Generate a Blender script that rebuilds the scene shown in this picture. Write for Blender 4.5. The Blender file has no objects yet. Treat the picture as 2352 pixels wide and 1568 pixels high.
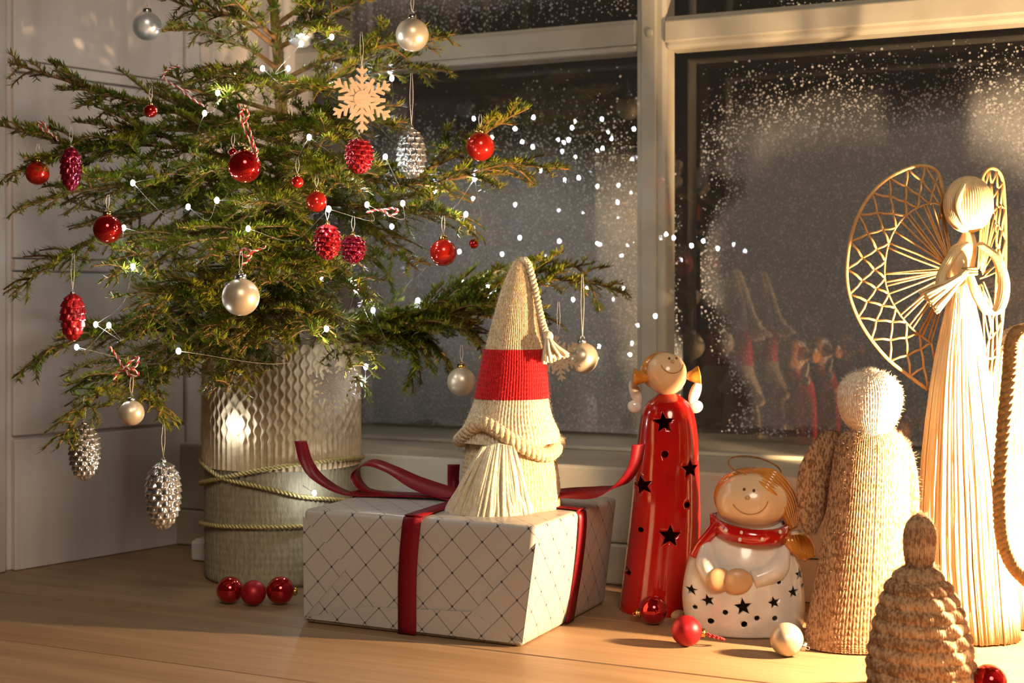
import bpy, bmesh, math, random
import numpy as np
from mathutils import Vector

# ------------------------------------------------------------------ camera, world, light, exposure
sc = bpy.context.scene
COL = sc.collection
F = 2352 * 50 / 36.0            # focal length in pixels
CX, HY = 1176.0, 678.0          # image centre column, horizon row
CAMH = 0.27                     # lens height over the sill
YAW = math.radians(25.2)        # the camera looks this far left of the window's normal
RIGHT = np.array([math.cos(YAW), math.sin(YAW), 0.0])
FWD = np.array([-math.sin(YAW), math.cos(YAW), 0.0])

cam_d = bpy.data.cameras.new('camera')
cam = bpy.data.objects.new('camera', cam_d)
COL.objects.link(cam)
cam.location = (0, 0, CAMH)
cam.rotation_euler = (math.pi / 2, 0, YAW)
cam_d.sensor_width = 36
cam_d.lens = 50
cam_d.shift_y = -(784 - HY) / 2352
cam_d.clip_start = 0.02
cam_d.dof.use_dof = True
cam_d.dof.focus_distance = 1.14
cam_d.dof.aperture_fstop = 10
sc.camera = cam

wd = bpy.data.worlds.new('night')
sc.world = wd
wd.use_nodes = True
wd.node_tree.nodes['Background'].inputs[0].default_value = (0.30, 0.22, 0.16, 1)
wd.node_tree.nodes['Background'].inputs[1].default_value = 0.06

def area(name, loc, target, size, power, color):
    ld = bpy.data.lights.new(name, 'AREA')
    ld.shape = 'DISK'
    ld.size = size
    ld.energy = power
    ld.color = color
    o = bpy.data.objects.new(name, ld)
    COL.objects.link(o)
    o.location = loc
    o.rotation_euler = (Vector(target) - Vector(loc)).to_track_quat('-Z', 'Y').to_euler()
    return o
area('room_fill', (0.75, -0.9, 1.55), (-0.5, 1.1, 0.15), 0.9, 30.0, (1.0, 0.82, 0.64))  # added soft fill from behind the camera, not a lamp of the room

CANDLE_L = 18000.0     # radiance of the candle flame
LED_L = 300.0         # radiance of a fairy light

sc.view_settings.view_transform = 'Standard'
sc.view_settings.look = 'None'
sc.view_settings.gamma = 1.0
sc.view_settings.use_curve_mapping = False
sc.view_settings.exposure = 0.0
sc.cycles.transparent_max_bounces = 24
sc.cycles.max_bounces = 7
sc.cycles.adaptive_threshold = 0.015
sc.cycles.sample_clamp_indirect = 4.0
sc.cycles.caustics_reflective = False
sc.cycles.caustics_refractive = False

rng = np.random.default_rng(7)
random.seed(7)

# ------------------------------------------------------------------ pixel -> place
def at(px, py, d):
    """point seen at (px, py) standing d metres along the view axis"""
    return np.array([0, 0, CAMH]) + d * (FWD + (px - CX) / F * RIGHT) + np.array([0, 0, -(py - HY) / F * d])

def on(px, py, z=0.0):
    """point seen at (px, py) lying on the level z"""
    return at(px, py, (CAMH - z) * F / (py - HY))

def on_y(px, py, Y):
    u = (px - CX) / F
    return at(px, py, Y / (FWD[1] + u * RIGHT[1]))

# ------------------------------------------------------------------ materials
def M(name):
    m = bpy.data.materials.new(name)
    m.use_nodes = True
    nt = m.node_tree
    return m, nt, nt.nodes['Principled BSDF']

def N(nt, t, **kw):
    n = nt.nodes.new(t)
    for k, v in kw.items():
        if k.startswith('i_'):
            key = k[2:]
            n.inputs[int(key) if key.isdigit() else key].default_value = v
        else:
            setattr(n, k, v)
    return n

def math_n(nt, op, a, b=None, c=None, clamp=False):
    n = nt.nodes.new('ShaderNodeMath')
    n.operation = op
    n.use_clamp = clamp
    for i, v in enumerate((a, b, c)):
        if v is None:
            continue
        if isinstance(v, (int, float)):
            n.inputs[i].default_value = v
        else:
            nt.links.new(v, n.inputs[i])
    return n.outputs[0]

def smooth(nt, x, lo, hi):
    n = nt.nodes.new('ShaderNodeMapRange')
    n.interpolation_type = 'SMOOTHSTEP'
    nt.links.new(x, n.inputs[0])
    n.inputs[1].default_value = lo
    n.inputs[2].default_value = hi
    return n.outputs[0]

def mix_col(nt, fac, a, b):
    n = nt.nodes.new('ShaderNodeMix')
    n.data_type = 'RGBA'
    for s, v in ((n.inputs[0], fac), (n.inputs[6], a), (n.inputs[7], b)):
        if isinstance(v, (int, float)):
            s.default_value = v
        elif isinstance(v, tuple):
            s.default_value = (*v, 1) if len(v) == 3 else v
        else:
            nt.links.new(v, s)
    return n.outputs[2]

def basic(name, col, rough=0.5, metal=0.0, col2=None, scale=60, bump=0.0, bscale=300, coat=0.0, sss=0.0,
          stretch=(1, 1, 1), spec=0.5, sheen=0.0, lo=0.35, hi=0.65):
    m, nt, p = M(name)
    p.inputs['Roughness'].default_value = rough
    p.inputs['Metallic'].default_value = metal
    p.inputs['Specular IOR Level'].default_value = spec
    p.inputs['Coat Weight'].default_value = coat
    p.inputs['Coat Roughness'].default_value = 0.06
    p.inputs['Sheen Weight'].default_value = sheen
    p.inputs['Base Color'].default_value = (*col, 1)
    tc = N(nt, 'ShaderNodeTexCoord')
    mp = N(nt, 'ShaderNodeMapping')
    mp.inputs['Scale'].default_value = stretch
    nt.links.new(tc.outputs['Object'], mp.inputs[0])
    if col2 is None:
        col2 = tuple(c * 0.86 for c in col)
    nz = N(nt, 'ShaderNodeTexNoise', i_Scale=scale, i_Detail=4.0)
    nt.links.new(mp.outputs[0], nz.inputs['Vector'])
    f = smooth(nt, nz.outputs[0], lo, hi)
    nt.links.new(mix_col(nt, f, col, col2), p.inputs['Base Color'])
    if bump:
        nb = N(nt, 'ShaderNodeTexNoise', i_Scale=bscale, i_Detail=3.0)
        nt.links.new(mp.outputs[0], nb.inputs['Vector'])
        b = N(nt, 'ShaderNodeBump', i_Strength=bump, i_Distance=0.001)
        nt.links.new(nb.outputs[0], b.inputs['Height'])
        nt.links.new(b.outputs[0], p.inputs['Normal'])
    if sss:
        p.inputs['Subsurface Weight'].default_value = sss
        p.inputs['Subsurface Scale'].default_value = 0.004
        p.inputs['Subsurface Radius'].default_value = (1.0, 0.6, 0.3)
    return m

def emit(name, col, strength):
    m, nt, p = M(name)
    p.inputs['Base Color'].default_value = (*col, 1)
    p.inputs['Emission Color'].default_value = (*col, 1)
    p.inputs['Emission Strength'].default_value = strength
    return m

def wood_mat(name, c1, c2, c3):
    """pale boards with long grain running along x"""
    m, nt, p = M(name)
    tc = N(nt, 'ShaderNodeTexCoord')
    info = N(nt, 'ShaderNodeObjectInfo')
    mp = N(nt, 'ShaderNodeMapping')
    mp.inputs['Scale'].default_value = (1.2, 22, 22)
    add = N(nt, 'ShaderNodeVectorMath', operation='ADD')
    nt.links.new(tc.outputs['Object'], add.inputs[0])
    sc_ = N(nt, 'ShaderNodeVectorMath', operation='SCALE')
    cmb = N(nt, 'ShaderNodeCombineXYZ')
    nt.links.new(info.outputs['Random'], cmb.inputs[0])
    nt.links.new(info.outputs['Random'], cmb.inputs[1])
    nt.links.new(cmb.outputs[0], sc_.inputs[0])
    sc_.inputs['Scale'].default_value = 7.0
    nt.links.new(sc_.outputs[0], add.inputs[1])
    nt.links.new(add.outputs[0], mp.inputs[0])
    n1 = N(nt, 'ShaderNodeTexNoise', i_Scale=2.4, i_Detail=6.0, i_Roughness=0.6, i_Distortion=0.4)
    nt.links.new(mp.outputs[0], n1.inputs['Vector'])
    mp2 = N(nt, 'ShaderNodeMapping')
    mp2.inputs['Scale'].default_value = (4, 160, 160)
    nt.links.new(add.outputs[0], mp2.inputs[0])
    n2 = N(nt, 'ShaderNodeTexNoise', i_Scale=2.0, i_Detail=4.0)
    nt.links.new(mp2.outputs[0], n2.inputs['Vector'])
    a = mix_col(nt, smooth(nt, n1.outputs[0], 0.3, 0.7), c1, c2)
    b = mix_col(nt, math_n(nt, 'MULTIPLY', smooth(nt, n2.outputs[0], 0.45, 0.8), 0.6), a, c3)
    nt.links.new(b, p.inputs['Base Color'])
    p.inputs['Roughness'].default_value = 0.5
    bp = N(nt, 'ShaderNodeBump', i_Strength=0.25, i_Distance=0.0006)
    nt.links.new(n2.outputs[0], bp.inputs['Height'])
    nt.links.new(bp.outputs[0], p.inputs['Normal'])
    return m

def knit_mat(name, c1, c2, scale=500, rough=0.95, ring=None):
    """heathered wool: two yarn colours mixed stitch by stitch"""
    m, nt, p = M(name)
    tc = N(nt, 'ShaderNodeTexCoord')
    mp = N(nt, 'ShaderNodeMapping')
    mp.inputs['Scale'].default_value = (1, 1, 0.45)
    nt.links.new(tc.outputs['Object'], mp.inputs[0])
    n1 = N(nt, 'ShaderNodeTexNoise', i_Scale=scale, i_Detail=2.0)
    nt.links.new(mp.outputs[0], n1.inputs['Vector'])
    n2 = N(nt, 'ShaderNodeTexNoise', i_Scale=scale * 0.12, i_Detail=2.0)
    nt.links.new(mp.outputs[0], n2.inputs['Vector'])
    f = math_n(nt, 'ADD', smooth(nt, n1.outputs[0], 0.38, 0.64), math_n(nt, 'MULTIPLY_ADD', n2.outputs[0], 0.7, -0.35), clamp=True)
    if ring:
        sep = N(nt, 'ShaderNodeSeparateXYZ')
        nt.links.new(tc.outputs['Object'], sep.inputs[0])
        w = math_n(nt, 'SINE', math_n(nt, 'MULTIPLY', sep.outputs[2], 2 * math.pi / ring))
        f = math_n(nt, 'ADD', f, math_n(nt, 'MULTIPLY', w, 0.35), clamp=True)
    nt.links.new(mix_col(nt, f, c1, c2), p.inputs['Base Color'])
    p.inputs['Roughness'].default_value = rough
    p.inputs['Specular IOR Level'].default_value = 0.15
    p.inputs['Sheen Weight'].default_value = 0.25
    n3 = N(nt, 'ShaderNodeTexNoise', i_Scale=1800, i_Detail=2.0)
    nt.links.new(tc.outputs['Object'], n3.inputs['Vector'])
    bp = N(nt, 'ShaderNodeBump', i_Strength=0.5, i_Distance=0.0005)
    nt.links.new(n3.outputs[0], bp.inputs['Height'])
    nt.links.new(bp.outputs[0], p.inputs['Normal'])
    return m

def schlick(nt, f0):
    """share of light a pane mirrors, the same from either side"""
    g = N(nt, 'ShaderNodeNewGeometry')
    dt = N(nt, 'ShaderNodeVectorMath', operation='DOT_PRODUCT')
    nt.links.new(g.outputs['Normal'], dt.inputs[0])
    nt.links.new(g.outputs['Incoming'], dt.inputs[1])
    c = math_n(nt, 'SUBTRACT', 1.0, math_n(nt, 'ABSOLUTE', dt.outputs['Value']), clamp=True)
    return math_n(nt, 'MULTIPLY_ADD', math_n(nt, 'POWER', c, 5.0), 1.0 - f0, f0)

def snow_mat(name, fl, fr, fb, ft, fog, full):
    """clear glass with artificial snow sprayed on it: specks that thicken to a haze away from the bars.
    fl fr fb ft: widths of the clear rim as shares of the pane; fog: haze cover; full: speck cover"""
    m = bpy.data.materials.new(name)
    m.use_nodes = True
    nt = m.node_tree
    nt.nodes.clear()
    out = N(nt, 'ShaderNodeOutputMaterial')
    tc = N(nt, 'ShaderNodeTexCoord')
    sep = N(nt, 'ShaderNodeSeparateXYZ')
    nt.links.new(tc.outputs['Generated'], sep.inputs[0])
    wob = N(nt, 'ShaderNodeTexNoise', i_Scale=9.0, i_Detail=2.0)
    nt.links.new(tc.outputs['Object'], wob.inputs['Vector'])
    wv = math_n(nt, 'MULTIPLY_ADD', wob.outputs[0], 0.22, -0.11)
    x = math_n(nt, 'ADD', sep.outputs[0], wv)
    z = math_n(nt, 'ADD', sep.outputs[2], wv)
    D = smooth(nt, x, -0.03, fl)
    D = math_n(nt, 'MULTIPLY', D, smooth(nt, math_n(nt, 'SUBTRACT', 1.0, x), -0.03 + (0.18 if fr > 0.25 else 0), fr))
    D = math_n(nt, 'MULTIPLY', D, smooth(nt, math_n(nt, 'SUBTRACT', 1.0, z), -0.05, ft))
    D = math_n(nt, 'MULTIPLY', D, smooth(nt, z, -0.05, fb))
    fogf = math_n(nt, 'MULTIPLY', smooth(nt, D, 0.30, 0.90), fog)
    grain = N(nt, 'ShaderNodeTexNoise', i_Scale=520.0, i_Detail=3.0)
    nt.links.new(tc.outputs['Object'], grain.inputs['Vector'])
    fogf = math_n(nt, 'MULTIPLY', fogf, math_n(nt, 'MULTIPLY_ADD', smooth(nt, grain.outputs[0], 0.34, 0.66), 0.30, 0.78))
    a = fogf
    for scale, rad, cover in ((260, 0.34, 0.9), (470, 0.36, 1.0), (150, 0.24, 0.30)):
        v = N(nt, 'ShaderNodeTexVoronoi', i_Scale=float(scale), i_Randomness=1.0)
        v.distance = 'EUCLIDEAN'
        nt.links.new(tc.outputs['Object'], v.inputs['Vector'])
        sp = N(nt, 'ShaderNodeSeparateColor')
        nt.links.new(v.outputs['Color'], sp.inputs[0])
        inside = math_n(nt, 'LESS_THAN', v.outputs['Distance'], math_n(nt, 'MULTIPLY_ADD', sp.outputs[1], rad * 0.7, rad * 0.35))
        here = math_n(nt, 'LESS_THAN', sp.outputs[0], math_n(nt, 'MULTIPLY', smooth(nt, D, -0.02, 0.55), cover * full))
        a = math_n(nt, 'MAXIMUM', a, math_n(nt, 'MULTIPLY', math_n(nt, 'MULTIPLY', inside, here), math_n(nt, 'MULTIPLY_ADD', smooth(nt, D, 0.5, 1.0), fog * 1.5 - 0.75, 0.75)))
    dif = N(nt, 'ShaderNodeBsdfDiffuse')
    dif.inputs[0].default_value = (0.92, 0.93, 0.95, 1)
    tl = N(nt, 'ShaderNodeBsdfTranslucent')
    tl.inputs[0].default_value = (0.92, 0.93, 0.95, 1)
    snow = N(nt, 'ShaderNodeMixShader', i_0=0.08)
    nt.links.new(dif.outputs[0], snow.inputs[1])
    nt.links.new(tl.outputs[0], snow.inputs[2])
    tr = N(nt, 'ShaderNodeBsdfTransparent')
    gl = N(nt, 'ShaderNodeBsdfGlossy', i_Roughness=0.0)
    glass = N(nt, 'ShaderNodeMixShader')
    nt.links.new(schlick(nt, 0.06), glass.inputs[0])
    nt.links.new(tr.outputs[0], glass.inputs[1])
    nt.links.new(gl.outputs[0], glass.inputs[2])
    mx = N(nt, 'ShaderNodeMixShader')
    nt.links.new(a, mx.inputs[0])
    nt.links.new(glass.outputs[0], mx.inputs[1])
    nt.links.new(snow.outputs[0], mx.inputs[2])
    nt.links.new(mx.outputs[0], out.inputs[0])
    return m

def glass_mat(name, reflect, tint=(1, 1, 1), f0=0.12):
    m = bpy.data.materials.new(name)
    m.use_nodes = True
    nt = m.node_tree
    nt.nodes.clear()
    out = N(nt, 'ShaderNodeOutputMaterial')
    tr = N(nt, 'ShaderNodeBsdfTransparent')
    tr.inputs[0].default_value = (*tint, 1)
    if reflect:
        gl = N(nt, 'ShaderNodeBsdfGlossy', i_Roughness=0.0)
        mx = N(nt, 'ShaderNodeMixShader')
        nt.links.new(schlick(nt, f0), mx.inputs[0])
        nt.links.new(tr.outputs[0], mx.inputs[1])
        nt.links.new(gl.outputs[0], mx.inputs[2])
        nt.links.new(mx.outputs[0], out.inputs[0])
    else:
        nt.links.new(tr.outputs[0], out.inputs[0])
    return m

def paper_mat():
    """ivory gift paper with a printed diamond lattice and a dot on every crossing (uv in metres)"""
    m, nt, p = M('lattice_paper')
    uv = N(nt, 'ShaderNodeUVMap')
    sep = N(nt, 'ShaderNodeSeparateXYZ')
    nt.links.new(uv.outputs[0], sep.inputs[0])
    per = 0.0262
    us = math_n(nt, 'MULTIPLY', sep.outputs[0], 1.0)
    a = math_n(nt, 'DIVIDE', math_n(nt, 'ADD', us, sep.outputs[1]), per)
    b = math_n(nt, 'DIVIDE', math_n(nt, 'SUBTRACT', us, sep.outputs[1]), per)
    fa = math_n(nt, 'ABSOLUTE', math_n(nt, 'SUBTRACT', math_n(nt, 'FRACT', a), 0.5))
    fb = math_n(nt, 'ABSOLUTE', math_n(nt, 'SUBTRACT', math_n(nt, 'FRACT', b), 0.5))
    la = math_n(nt, 'LESS_THAN', fa, 0.020)
    lb = math_n(nt, 'LESS_THAN', fb, 0.020)
    line = math_n(nt, 'MAXIMUM', la, lb)
    d2 = math_n(nt, 'ADD', math_n(nt, 'MULTIPLY', fa, fa), math_n(nt, 'MULTIPLY', fb, fb))
    dot = math_n(nt, 'LESS_THAN', d2, 0.0030)
    ink = math_n(nt, 'MAXIMUM', math_n(nt, 'MULTIPLY', line, 0.6), math_n(nt, 'MULTIPLY', dot, 0.92))
    nt.links.new(mix_col(nt, ink, (0.48, 0.44, 0.395), (0.03, 0.03, 0.04)), p.inputs['Base Color'])
    p.inputs['Roughness'].default_value = 0.32
    p.inputs['Specular IOR Level'].default_value = 0.5
    nb = N(nt, 'ShaderNodeTexNoise', i_Scale=14.0, i_Detail=2.0)
    nt.links.new(uv.outputs[0], nb.inputs['Vector'])
    bp = N(nt, 'ShaderNodeBump', i_Strength=0.15, i_Distance=0.004)
    nt.links.new(nb.outputs[0], bp.inputs['Height'])
    nt.links.new(bp.outputs[0], p.inputs['Normal'])
    return m

MT = {}
MT['sill'] = wood_mat('sill_wood', (0.27, 0.165, 0.085), (0.35, 0.225, 0.125), (0.19, 0.11, 0.05))
MT['white_paint'] = basic('old_white_paint', (0.68, 0.61, 0.56), 0.55, col2=(0.57, 0.50, 0.455), scale=22, bump=0.2, bscale=120, stretch=(1, 1, 0.15))
MT['frame_paint'] = basic('frame_paint', (0.54, 0.50, 0.40), 0.4, col2=(0.48, 0.44, 0.34), scale=25)
MT['bark'] = basic('bark', (0.17, 0.09, 0.035), 0.85, col2=(0.33, 0.17, 0.05), scale=260, bump=0.6, bscale=420)
MT['twig'] = basic('twig_bark', (0.30, 0.15, 0.035), 0.75, col2=(0.20, 0.10, 0.03), scale=320)
MT['needle'] = basic('spruce_needles', (0.135, 0.185, 0.013), 0.40, col2=(0.28, 0.275, 0.020), scale=34, lo=0.42, hi=0.62, spec=0.5)
MT['red_gloss'] = basic('red_lacquer', (0.52, 0.010, 0.012), 0.10, metal=0.75, coat=0.6, col2=(0.46, 0.008, 0.010))
MT['red_bright'] = basic('bright_red_lacquer', (0.70, 0.025, 0.015), 0.16, metal=0.55, coat=0.5)
MT['red_matte'] = basic('red_satin', (0.42, 0.012, 0.020), 0.42, metal=0.45)
MT['berry'] = basic('glittered_red', (0.50, 0.012, 0.020), 0.22, metal=0.6, coat=0.4, bump=0.5, bscale=900)
MT['plum'] = basic('plum_red', (0.28, 0.008, 0.035), 0.2, metal=0.6, coat=0.4)
MT['pearl'] = basic('pearl_cream', (0.74, 0.62, 0.45), 0.36, metal=0.5, coat=0.15)
MT['pearl_grey'] = basic('pearl_silver', (0.72, 0.74, 0.74), 0.34, metal=0.5, coat=0.25)
MT['gold_cap'] = basic('gold_cap', (0.83, 0.56, 0.16), 0.22, metal=1.0)
MT['silver_cap'] = basic('silver_cap', (0.78, 0.77, 0.74), 0.25, metal=1.0)
MT['silver_cone'] = basic('silvered_glass', (0.80, 0.77, 0.73), 0.20, metal=0.9, col2=(0.55, 0.55, 0.56), scale=220)
MT['plywood'] = basic('plywood', (0.56, 0.41, 0.27), 0.6, col2=(0.49, 0.35, 0.22), scale=80, stretch=(1, 1, 6))
MT['glitter'] = basic('clear_glitter', (0.75, 0.72, 0.66), 0.2, metal=0.5, bump=0.8, bscale=1500)
MT['thread'] = basic('pale_thread', (0.70, 0.66, 0.58), 0.6)
MT['twine_red'] = basic('red_twine', (0.50, 0.03, 0.03), 0.8)
MT['twine_white'] = basic('white_twine', (0.80, 0.70, 0.58), 0.8)
MT['wire'] = basic('silver_wire', (0.20, 0.185, 0.15), 0.5, metal=0.4)
MT['led'] = emit('fairy_light_glow', (0.88, 0.95, 1.0), LED_L)
MT['wicker'] = basic('pale_cane', (0.58, 0.44, 0.27), 0.7, col2=(0.46, 0.34, 0.20), scale=160, bump=0.3, bscale=500)
MT['linen'] = basic('olive_linen', (0.34, 0.30, 0.20), 0.9, col2=(0.26, 0.225, 0.14), scale=420, bump=0.7, bscale=900, stretch=(1, 1, 0.25))
MT['gold_cord'] = basic('gold_cord', (0.50, 0.40, 0.16), 0.45, metal=0.4)
MT['soil'] = basic('soil', (0.035, 0.022, 0.015), 0.95)
MT['paper'] = paper_mat()
MT['ribbon'] = basic('red_satin_ribbon', (0.20, 0.003, 0.011), 0.42, col2=(0.17, 0.002, 0.009), scale=200, spec=0.3)
MT['wool_cream'] = knit_mat('cream_wool', (0.76, 0.66, 0.50), (0.56, 0.42, 0.25), 700)
MT['wool_beige'] = knit_mat('oat_wool', (0.74, 0.60, 0.40), (0.50, 0.36, 0.19), 750)
MT['wool_red'] = knit_mat('red_wool', (0.60, 0.010, 0.014), (0.42, 0.006, 0.010), 800)
MT['beard'] = basic('cream_yarn', (0.80, 0.72, 0.55), 0.85, col2=(0.70, 0.59, 0.40), scale=300, bump=0.6, bscale=1500, sheen=0.2)
MT['wool_brown'] = knit_mat('heather_brown_wool', (0.46, 0.29, 0.165), (0.17, 0.085, 0.04), 620)
MT['wool_white'] = knit_mat('heather_ecru_wool', (0.84, 0.77, 0.66), (0.62, 0.47, 0.32), 620)
MT['wool_stripe'] = knit_mat('striped_oat_wool', (0.50, 0.33, 0.185), (0.21, 0.11, 0.052), 560, ring=0.0172)
MT['straw'] = basic('straw', (0.84, 0.66, 0.38), 0.5, col2=(0.74, 0.53, 0.26), scale=260, stretch=(1, 1, 0.1), sss=0.0)
MT['raffia'] = basic('raffia', (0.56, 0.34, 0.135), 0.55, col2=(0.47, 0.27, 0.10), scale=300)
MT['braid'] = basic('braided_straw', (0.26, 0.13, 0.035), 0.7, col2=(0.42, 0.24, 0.08), scale=420)
MT['glaze_red'] = basic('red_glaze', (0.48, 0.008, 0.005), 0.16, col2=(0.40, 0.006, 0.005), coat=0.7, scale=30)
MT['glaze_cream'] = basic('cream_glaze', (0.80, 0.72, 0.58), 0.22, coat=0.5, col2=(0.74, 0.64, 0.49), scale=30)
MT['glaze_skin'] = basic('skin_glaze', (0.82, 0.58, 0.34), 0.25, coat=0.4, col2=(0.78, 0.53, 0.29), scale=24)
MT['glaze_hand'] = basic('hand_glaze', (0.60, 0.38, 0.19), 0.45, coat=0.1)
MT['glaze_hair'] = basic('hair_glaze', (0.72, 0.30, 0.045), 0.2, coat=0.6, col2=(0.55, 0.20, 0.03), scale=90, stretch=(1, 1, 0.3))
MT['glaze_white'] = basic('white_glaze', (0.85, 0.80, 0.72), 0.2, coat=0.5)
MT['dark_hole'] = basic('unlit_inside', (0.20, 0.12, 0.07), 0.8)
MT['ink'] = basic('brown_ink', (0.10, 0.045, 0.02), 0.6)
MT['ink_soft'] = basic('soft_brown_ink', (0.46, 0.24, 0.10), 0.5)
MT['wax'] = basic('candle_wax', (0.85, 0.76, 0.60), 0.5, sss=0.3)
MT['flame'] = emit('candle_flame', (1.0, 0.66, 0.36), CANDLE_L)
MT['plastic'] = basic('white_plastic', (0.66, 0.64, 0.62), 0.4)
MT['clear_glass'] = glass_mat('clear_window_glass', True)
MT['clear_back'] = glass_mat('clear_glass_rim', False)
MT['snow_left'] = snow_mat('snow_sprayed_glass', 0.12, 0.12, 0.02, 0.55, 0.52, 1.0)
MT['snow_right'] = snow_mat('snow_sprayed_glass', 0.06, 0.30, 0.02, 0.34, 0.32, 1.0)
MT['snow_upper'] = snow_mat('snow_sprayed_glass', 0.12, 0.12, 0.40, 0.10, 0.40, 1.0)
MT['ice_glass'] = glass_mat('ornament_glass', True, (0.80, 0.78, 0.74), 0.10)

# ------------------------------------------------------------------ mesh helpers
class MB:
    """collects pieces and links them as ONE mesh object"""
    def __init__(s):
        s.v, s.q, s.t, s.n = [], [], [], 0
    def add(s, v, quads=None, tris=None):
        v = np.asarray(v, float).reshape(-1, 3)
        if quads is not None and len(quads):
            s.q.append(np.asarray(quads, int).reshape(-1, 4) + s.n)
        if tris is not None and len(tris):
            s.t.append(np.asarray(tris, int).reshape(-1, 3) + s.n)
        s.v.append(v)
        s.n += len(v)
        return s
    def mesh(s, name, mat, smooth_=True):
        v = np.concatenate(s.v)
        q = np.concatenate(s.q) if s.q else np.zeros((0, 4), int)
        t = np.concatenate(s.t) if s.t else np.zeros((0, 3), int)
        me = bpy.data.meshes.new(name)
        me.vertices.add(len(v))
        me.vertices.foreach_set('co', v.astype(np.float32).ravel())
        nl = len(q) * 4 + len(t) * 3
        me.loops.add(nl)
        me.loops.foreach_set('vertex_index', np.concatenate([q.ravel(), t.ravel()]).astype(np.int32))
        me.polygons.add(len(q) + len(t))
        st = np.concatenate([np.arange(len(q)) * 4, len(q) * 4 + np.arange(len(t)) * 3]).astype(np.int32)
        me.polygons.foreach_set('loop_start', st)
        me.polygons.foreach_set('use_smooth', np.full(len(st), smooth_))
        me.update(calc_edges=True)
        me.validate()
        if mat is not None:
            me.materials.append(mat)
        return me
    def build(s, name, mat, parent=None, smooth_=True):
        return obj(name, s.mesh(name, mat, smooth_), parent)

def obj(name, me, parent=None):
    o = bpy.data.objects.new(name, me)
    COL.objects.link(o)
    if parent is not None:
        o.parent = parent
    return o

def tag(o, label, cat, group=None, kind=None):
    if label: o['label'] = label
    if cat: o['category'] = cat
    if group: o['group'] = group
    if kind: o['kind'] = kind
    return o

def thing(name, label, cat, loc=(0, 0, 0), rz=0.0, group=None, kind=None):
    o = bpy.data.objects.new(name, None)
    o.empty_display_size = 0.02
    COL.objects.link(o)
    o.location = tuple(loc)
    o.rotation_euler = (0, 0, rz)
    return tag(o, label, cat, group, kind)

def box(mb, a, b):
    (x0, y0, z0), (x1, y1, z1) = a, b
    v = [(x0, y0, z0), (x1, y0, z0), (x1, y1, z0), (x0, y1, z0), (x0, y0, z1), (x1, y0, z1), (x1, y1, z1), (x0, y1, z1)]
    q = [(0, 3, 2, 1), (4, 5, 6, 7), (0, 1, 5, 4), (1, 2, 6, 5), (2, 3, 7, 6), (3, 0, 4, 7)]
    return mb.add(v, q)

def bevel_box(name, a, b, mat, parent, w=0.0015, seg=2):
    mb = MB()
    box(mb, a, b)
    me = mb.mesh(name, mat, False)
    bm = bmesh.new()
    bm.from_mesh(me)
    bmesh.ops.bevel(bm, geom=bm.edges[:], offset=w, segments=seg, affect='EDGES', profile=0.5)
    bm.to_mesh(me)
    bm.free()
    return obj(name, me, parent)

def spline(pts, n):
    """smooth curve through the points, n samples"""
    p = np.asarray(pts, float)
    if len(p) == 2:
        t = np.linspace(0, 1, n)[:, None]
        return p[0] * (1 - t) + p[1] * t
    e = np.vstack([2 * p[0] - p[1], p, 2 * p[-1] - p[-2]])
    k = len(p) - 1
    t = np.linspace(0, k, n)
    i = np.minimum(t.astype(int), k - 1)
    f = (t - i)[:, None]
    p0, p1, p2, p3 = e[i], e[i + 1], e[i + 2], e[i + 3]
    return 0.5 * (2 * p1 + (p2 - p0) * f + (2 * p0 - 5 * p1 + 4 * p2 - p3) * f ** 2 + (3 * p1 - p0 - 3 * p2 + p3) * f ** 3)

def frames(p):
    t = np.gradient(p, axis=0)
    t /= np.linalg.norm(t, axis=1)[:, None] + 1e-12
    n = np.cross(t[0], [0, 0, 1.0])
    if np.linalg.norm(n) < 1e-3:
        n = np.cross(t[0], [0, 1.0, 0])
    n /= np.linalg.norm(n)
    ns = np.zeros_like(p)
    for i in range(len(p)):
        n = n - t[i] * np.dot(n, t[i])
        n /= np.linalg.norm(n) + 1e-12
        ns[i] = n
    return t, ns, np.cross(t, ns)

def tube(mb, pts, r, seg=6, closed=False, cap=True):
    p = np.asarray(pts, float)
    k = len(p)
    r = np.broadcast_to(np.asarray(r, float), (k,))
    t, n, b = frames(p)
    a = np.linspace(0, 2 * math.pi, seg, endpoint=False)
    v = p[:, None] + r[:, None, None] * (np.cos(a)[None, :, None] * n[:, None] + np.sin(a)[None, :, None] * b[:, None])
    i, j = np.meshgrid(np.arange(k if closed else k - 1), np.arange(seg), indexing='ij')
    i2, j2 = (i + 1) % k, (j + 1) % seg
    q = np.stack([i * seg + j, i * seg + j2, i2 * seg + j2, i2 * seg + j], -1).reshape(-1, 4)
    tr = []
    v = v.reshape(-1, 3)
    if cap and not closed:
        v = np.vstack([v, p[0], p[-1]])
        c0, c1 = len(v) - 2, len(v) - 1
        for jj in range(seg):
            tr.append((c0, (jj + 1) % seg, jj))
            tr.append((c1, (k - 1) * seg + jj, (k - 1) * seg + (jj + 1) % seg))
    return mb.add(v, q, tr)

def twist(mbs, pts, r, turns, strands=2, seg=5):
    """cord of strands twisted round each other; mbs: one MB per strand (or one for all)"""
    p = np.asarray(pts, float)
    t, n, b = frames(p)
    s = np.linspace(0, 1, len(p))
    for k in range(strands):
        a = 2 * math.pi * (turns * s + k / strands)
        q = p + r * 0.55 * (np.cos(a)[:, None] * n + np.sin(a)[:, None] * b)
        tube(mbs[k % len(mbs)], q, r * 0.55, seg)

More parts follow.
